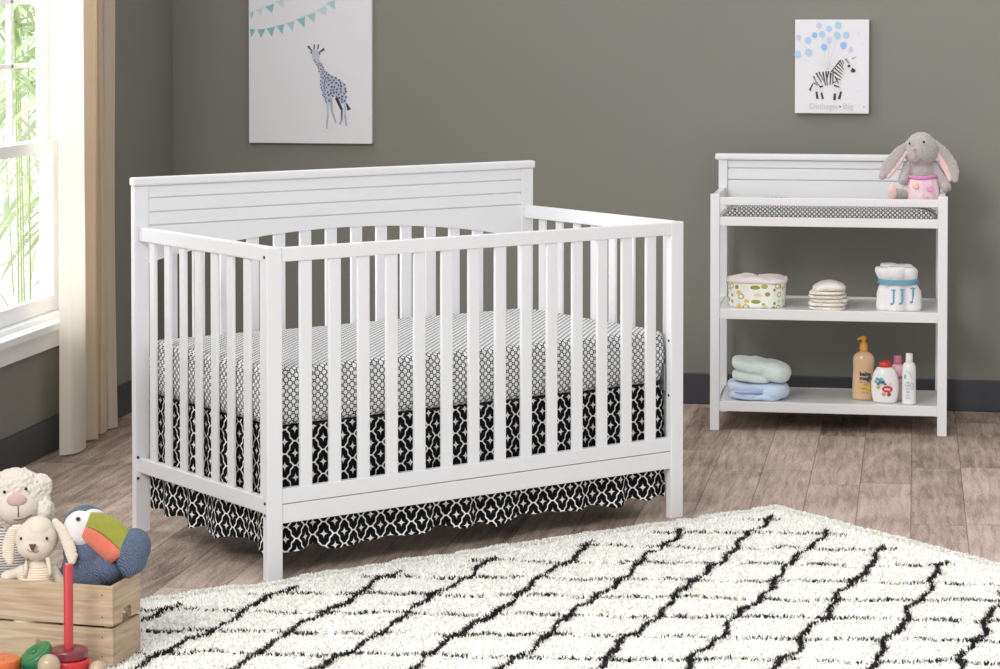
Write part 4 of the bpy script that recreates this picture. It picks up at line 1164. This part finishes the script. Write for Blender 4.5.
# cream bunny toy
tby = Toy('stuffed_bunny', 37, 640, .037, 'cream plush bunny in striped dungarees sitting at the front of the crate')
T = tby; bm = bmesh.new()
T.E(bm, 37, 538, 0, 21.5, 15.5, 20); T.E(bm, 36, 546, -3, 19, 14.5, 14); T.E(bm, 38, 528, 0, 15, 15, 12)
T.E(bm, 37, 590, 0, 20.5, 12, 33); T.E(bm, 37, 620, 0, 24, 12, 17)
limb(bm, T.P(22, 570, 0), T.P(7, 577, 1), 5.6 * T.s, 6.5 * T.s); limb(bm, T.P(53, 570, 0), T.P(61, 586, 0), 6 * T.s, 6.5 * T.s)
fuse('body', bm, .0022, CREAM, T.e, 4, .0006, 60)
for nm_, pts_, w_ in (('ear', [(55, 521), (62, 530), (68, 543), (72, 555), (72, 562)], [3.5, 5.5, 6.6, 6.6, 4]), ('ear', [(20, 527), (13, 530), (9, 542), (8, 554), (10, 562)], [3.5, 5.5, 6.8, 7, 4])):
    left = pts_[0][0] < 37
    bm = bmesh.new()
    for q in range(17):
        t = q / 16 * 4; i = min(3, int(t)); f = t - i
        x = pts_[i][0] + (pts_[i + 1][0] - pts_[i][0]) * f; y = pts_[i][1] + (pts_[i + 1][1] - pts_[i][1]) * f; w = w_[i] + (w_[i + 1] - w_[i]) * f
        ang = math.degrees(math.atan2(pts_[i + 1][1] - pts_[i][1], pts_[i + 1][0] - pts_[i][0]))
        T.E(bm, x, y, -3 - t * 1.2, 3, 3.2, w, rotm(y=ang), 2)
    ear = fuse(nm_, bm, .002, STRE if left else CREAM, T.e, 3)
for x, y in ((21, 538.5), (46.8, 538.5)):
    bm = bmesh.new(); T.E(bm, x, y, -13.2 if x < 30 else -14.2, 1.5, 1.5, 1.6); build('eye', bm, EYE, T.e, True)
bm = bmesh.new(); prism(bm, [(T.P(29, 540).x, T.P(29, 540).z), (T.P(36, 540).x, T.P(36, 540).z), (T.P(33.6, 546).x, T.P(33.6, 546).z), (T.P(31.6, 546).x, T.P(31.6, 546).z)], 'y', -18.6 * T.s, -15.0 * T.s, bev=.0006); build('nose', bm, BRN, T.e, True)
bm = bmesh.new(); tube(bm, [T.P(32.6, 546, -18.3), T.P(32.6, 550.5, -18.2)], .35 * T.s, 6); tube(bm, [T.P(27, 549, -17.2), T.P(30, 552, -17.3), T.P(33, 551.5, -17.6), T.P(36, 552.5, -17.5), T.P(39, 550.5, -17.4)], .35 * T.s, 6); build('mouth', bm, STI, T.e, True)
bm = bmesh.new(); T.E(bm, 38, 585, -1.5, 19.5, 12.5, 22, pw=.85); T.E(bm, 38, 612, -1, 23, 12.5, 16); dun = fuse('dungarees', bm, .002, STRP, T.e, 3)
for x in (25.5, 49.5):
    bm = bmesh.new(); tube(bm, [T.P(x + (2 if x < 37 else -2), 558, -8), T.P(x, 565, -12), T.P(x, 571, -13.2), T.P(x, 577, -12.8)], 2.3 * T.s, 8); build('strap', bm, CREAM, dun, True)

# toucan
def mat_knit():
    m, nt, b = new_mat('blue_chenille_knit')
    tc = nt.nodes.new('ShaderNodeTexCoord'); w = nt.nodes.new('ShaderNodeTexWave'); w.wave_type = 'BANDS'; w.bands_direction = 'DIAGONAL'
    w.inputs['Scale'].default_value = 105; w.inputs['Distortion'].default_value = 5; w.inputs['Detail'].default_value = 2; w.inputs['Detail Scale'].default_value = 3; nt.links.new(tc.outputs['Object'], w.inputs['Vector'])
    cr = nt.nodes.new('ShaderNodeValToRGB'); cr.color_ramp.elements[0].color = rgb(76, 88, 110); cr.color_ramp.elements[1].color = rgb(118, 132, 156)
    nt.links.new(w.outputs[0], cr.inputs[0]); nt.links.new(cr.outputs[0], b.inputs['Base Color']); b.inputs['Roughness'].default_value = .95
    bp = nt.nodes.new('ShaderNodeBump'); bp.inputs['Strength'].default_value = .7; bp.inputs['Distance'].default_value = .002; nt.links.new(w.outputs[0], bp.inputs['Height']); nt.links.new(bp.outputs[0], b.inputs['Normal'])
    return m
KNIT = mat_knit(); FACE = paint('white_plush_face', rgb(226, 224, 224), .98, bump=.5, bscale=400); LIME = paint('lime_velour', rgb(150, 150, 56), .9, bump=.3, bscale=500, var=.06, vscale=60, sheen=.3); CORAL = paint('coral_velour', rgb(228, 122, 98), .9, bump=.3, bscale=500, var=.07, vscale=60, sheen=.3)
tou = Toy('stuffed_toucan', 92, 650, .098, 'blue knit plush toucan with a lime and coral beak hanging over the crate edge')
T = tou; bm = bmesh.new()
T.E(bm, 86, 530, 3, 24.5, 17, 25); T.E(bm, 92, 570, 2, 31, 17, 28); T.E(bm, 90, 552, 2, 27, 17, 24); T.E(bm, 88, 610, 0, 26, 16, 28)
T.E(bm, 108, 568, -4, 17, 15, 17)
fuse('body', bm, .0024, KNIT, T.e, 4)
bm = bmesh.new(); T.E(bm, 82, 529, -3, 19, 15.5, 19.5); T.E(bm, 93, 519, -4, 13, 14, 10); fuse('face', bm, .002, FACE, T.e, 3)
# beak: loft of cross-sections along a drooping curve, upper half lime, lower half coral
def beak(zlo, zhi, mat, name):
    bm = bmesh.new(); cen = [(86, 525), (94, 528), (103, 532.5), (112, 540), (119, 547), (124, 553)]
    hh = [14, 17.5, 19.5, 20, 19.5, 17.5]; rings = []
    for k, ((x, y), h) in enumerate(zip(cen, hh)):
        d = Vector((cen[min(5, k + 1)][0] - cen[max(0, k - 1)][0], cen[min(5, k + 1)][1] - cen[max(0, k - 1)][1])).normalized()
        nx, ny = d.y, -d.x                 # up-normal in photo pixels
        ring = []
        for i in range(13):
            f = zlo + (zhi - zlo) * i / 12; wv = 13.5 * math.sqrt(max(0, 1 - f * f)) * (.8 + .2 * k / 5)
            ring.append((f * h, wv))
        rings.append([bm.verts.new(T.P(x + nx * f, y + ny * f, -13 - w)) for f, w in ring] + [bm.verts.new(T.P(x + nx * f, y + ny * f, -13 + w)) for f, w in reversed(ring)])
    m = len(rings[0])
    for a, b in zip(rings[:-1], rings[1:]):
        for i in range(m): bm.faces.new((a[i], a[(i + 1) % m], b[(i + 1) % m], b[i]))
    bm.faces.new(rings[0]); bm.faces.new(rings[-1])
    bmesh.ops.remove_doubles(bm, verts=bm.verts[:], dist=.0002)
    return build(name, bm, mat, T.e, True)
beak(-.08, .985, LIME, 'upper_beak'); beak(-.985, -.10, CORAL, 'lower_beak')
bm = bmesh.new(); T.E(bm, 132.5, 549, -13, 18, 15.5, 21.5, rotm(y=22)); T.E(bm, 132, 557, -13, 16, 14, 18.5, rotm(y=12)); T.E(bm, 128, 567, -13, 8, 9, 11); fuse('beak_tip', bm, .0022, KNIT, T.e, 4)
bm = bmesh.new(); T.E(bm, 78, 519, -16.8, 2.3, 1.6, 2.3); ey = build('eye', bm, paint('eye_ring', rgb(120, 118, 120), .4), T.e, True)
bm = bmesh.new(); T.E(bm, 78, 519, -18.2, 1.6, 1.2, 1.6); build('pupil', bm, EYE, ey, True)

# ------------------------------------------------------------------ STACKING TOY AND LOOSE RINGS
def lac(name, c): return paint(name, rgb(*c), .3, coat=.3, var=.05, vscale=40)
REDP = lac('red_lacquer', (200, 60, 66)); BURG = lac('burgundy_lacquer', (124, 48, 62)); RED2 = lac('bright_red_lacquer', (206, 44, 48)); GRN = lac('green_lacquer', (46, 124, 70)); ORG = lac('orange_lacquer', (224, 116, 58)); BLU = lac('blue_lacquer', (78, 92, 150)); BEI = lac('beige_lacquer', (188, 166, 138))
sp = at_z(68.8, 676.5, RZ + .001)
ss = scale_at(sp)
st = empty('stacking_peg', sp, 0, 'tall red wooden peg of a stacking toy standing in front of the crate', 'toy')
bm = bmesh.new(); lathe(bm, [(.040, 0), (.044, .002), (.044, .014), (.041, .018), (.006, .018)], 40); build('base', bm, BEI, st, True)
bm = bmesh.new(); PR = 4.75 * ss
ph_ = (676.5 - 564) * ss * 1.02
lathe(bm, [(PR, .017), (PR, ph_ - .004), (PR * .85, ph_ - .001), (PR * .4, ph_)], 24); pg = build('peg', bm, REDP, st, True); smooth_by_angle(pg)
def ringtoy(loc, r, h, hole, mat, label, rot=(0, 0, 0), name='stacking_ring'):
    e = empty(name, loc, 0, label, 'toy ring', None); e.rotation_euler = rot
    b = min(.004, h * .3); bm = bmesh.new()
    prof = [(hole, b * .5), (hole + b * .5, 0), (r - b, 0), (r - b * .3, b * .3), (r, b), (r, h - b), (r - b * .3, h - b * .3), (r - b, h), (hole + b * .5, h), (hole, h - b * .5), (hole, b * .5)]
    lathe(bm, prof, 44, cap=False); o = build('disc', bm, mat, e, True); smooth_by_angle(o, 50)
    return e
zb0 = sp.z + .0183
ringtoy((sp.x, sp.y, zb0), 22.5 * ss, .0225, PR * 1.03, RED2, 'bright red wooden ring on the peg beneath the burgundy one')
ringtoy((sp.x, sp.y, zb0 + .0228), 19.2 * ss, .0215, PR * 1.03, BURG, 'burgundy wooden ring on the red peg, uppermost of the stack')
# loose rings heaped at the left
def putz(px, py, z): return at_z(px, py, z)
z_ = RZ + .0012
pB = putz(17, 680, z_)
ringtoy(pB, .052, .020, .007, BLU, 'blue wooden ring lying flat under the orange and green ones')
ringtoy((pB.x - .038, pB.y + .004, z_ + .0203), .043, .026, .007, ORG, 'orange wooden ring at the left edge in front of crate')
ringtoy((pB.x + .040, pB.y + .034, z_ + .0355), .0385, .025, .0065, GRN, 'green wooden ring tilted on top of the blue one', (R(20), R(-26), 0))
for (px, py, r, zb_, lab) in ((49, 665.5, 11.3, z_ + .0203, 'beige wooden ball resting on the blue ring beside the burgundy ring'), (98, 670, 9.5, z_, 'beige wooden ball on the rug right of the red peg')):
    q = at_z(px, py, zb_ + r * ss)
    e = empty('wooden_ball', (q.x, q.y, zb_), 0, lab, 'toy ball')
    bm = bmesh.new(); ell(bm, (0, 0, r * ss), (r * ss,) * 3, sub=4); build('ball', bm, BEI, e, True)

# ------------------------------------------------------------------ LIGHT
w = bpy.data.worlds.new('World'); S.world = w; w.use_nodes = True
bg = w.node_tree.nodes['Background']; bg.inputs[0].default_value = (1, 1, 1, 1)
wt = w.node_tree; tcw = wt.nodes.new('ShaderNodeTexCoord'); dv = wt.nodes.new('ShaderNodeVectorMath'); dv.operation = 'DOT_PRODUCT'
dv.inputs[1].default_value = (-.97, .1, .22); wt.links.new(tcw.outputs['Generated'], dv.inputs[0])
mr = wt.nodes.new('ShaderNodeMapRange'); mr.interpolation_type = 'SMOOTHSTEP'
for i_, v_ in ((1, -.1), (2, .75), (3, .70), (4, 2.4)): mr.inputs[i_].default_value = v_
wt.links.new(dv.outputs['Value'], mr.inputs[0]); wt.links.new(mr.outputs[0], bg.inputs[1])
def area(name, loc, target, size, power, col=(1, 1, 1)):
    l = bpy.data.lights.new(name, 'AREA'); l.energy = power; l.size = size; l.color = col
    o = bpy.data.objects.new(name, l); COL.objects.link(o); o.location = loc
    o.rotation_euler = (Vector(target) - Vector(loc)).to_track_quat('-Z', 'Y').to_euler(); return o
area('studio_softbox', (-2.6, .9, 3.9), (-.6, 8.2, .7), 1.5, 170)
area('window_daylight', (XL - .9, 7.15, 1.9), (XL + .6, 7.5, .9), 1.3, 30)

# ------------------------------------------------------------------ CAMERA
cd = bpy.data.cameras.new('Camera'); co = bpy.data.objects.new('Camera', cd); COL.objects.link(co)
cd.sensor_fit = 'HORIZONTAL'; cd.sensor_width = 36; cd.lens = 36 * FOC / 1000
cd.shift_y = SHIFT / 1000
cd.clip_end = 100
co.location = CAM; co.rotation_euler = (PI / 2 - PIT, 0, YAW)
S.camera = co
S.view_settings.view_transform = 'Standard'; S.view_settings.look = 'None'; S.view_settings.gamma = 1; S.view_settings.use_curve_mapping = False
S.view_settings.exposure = 0.0
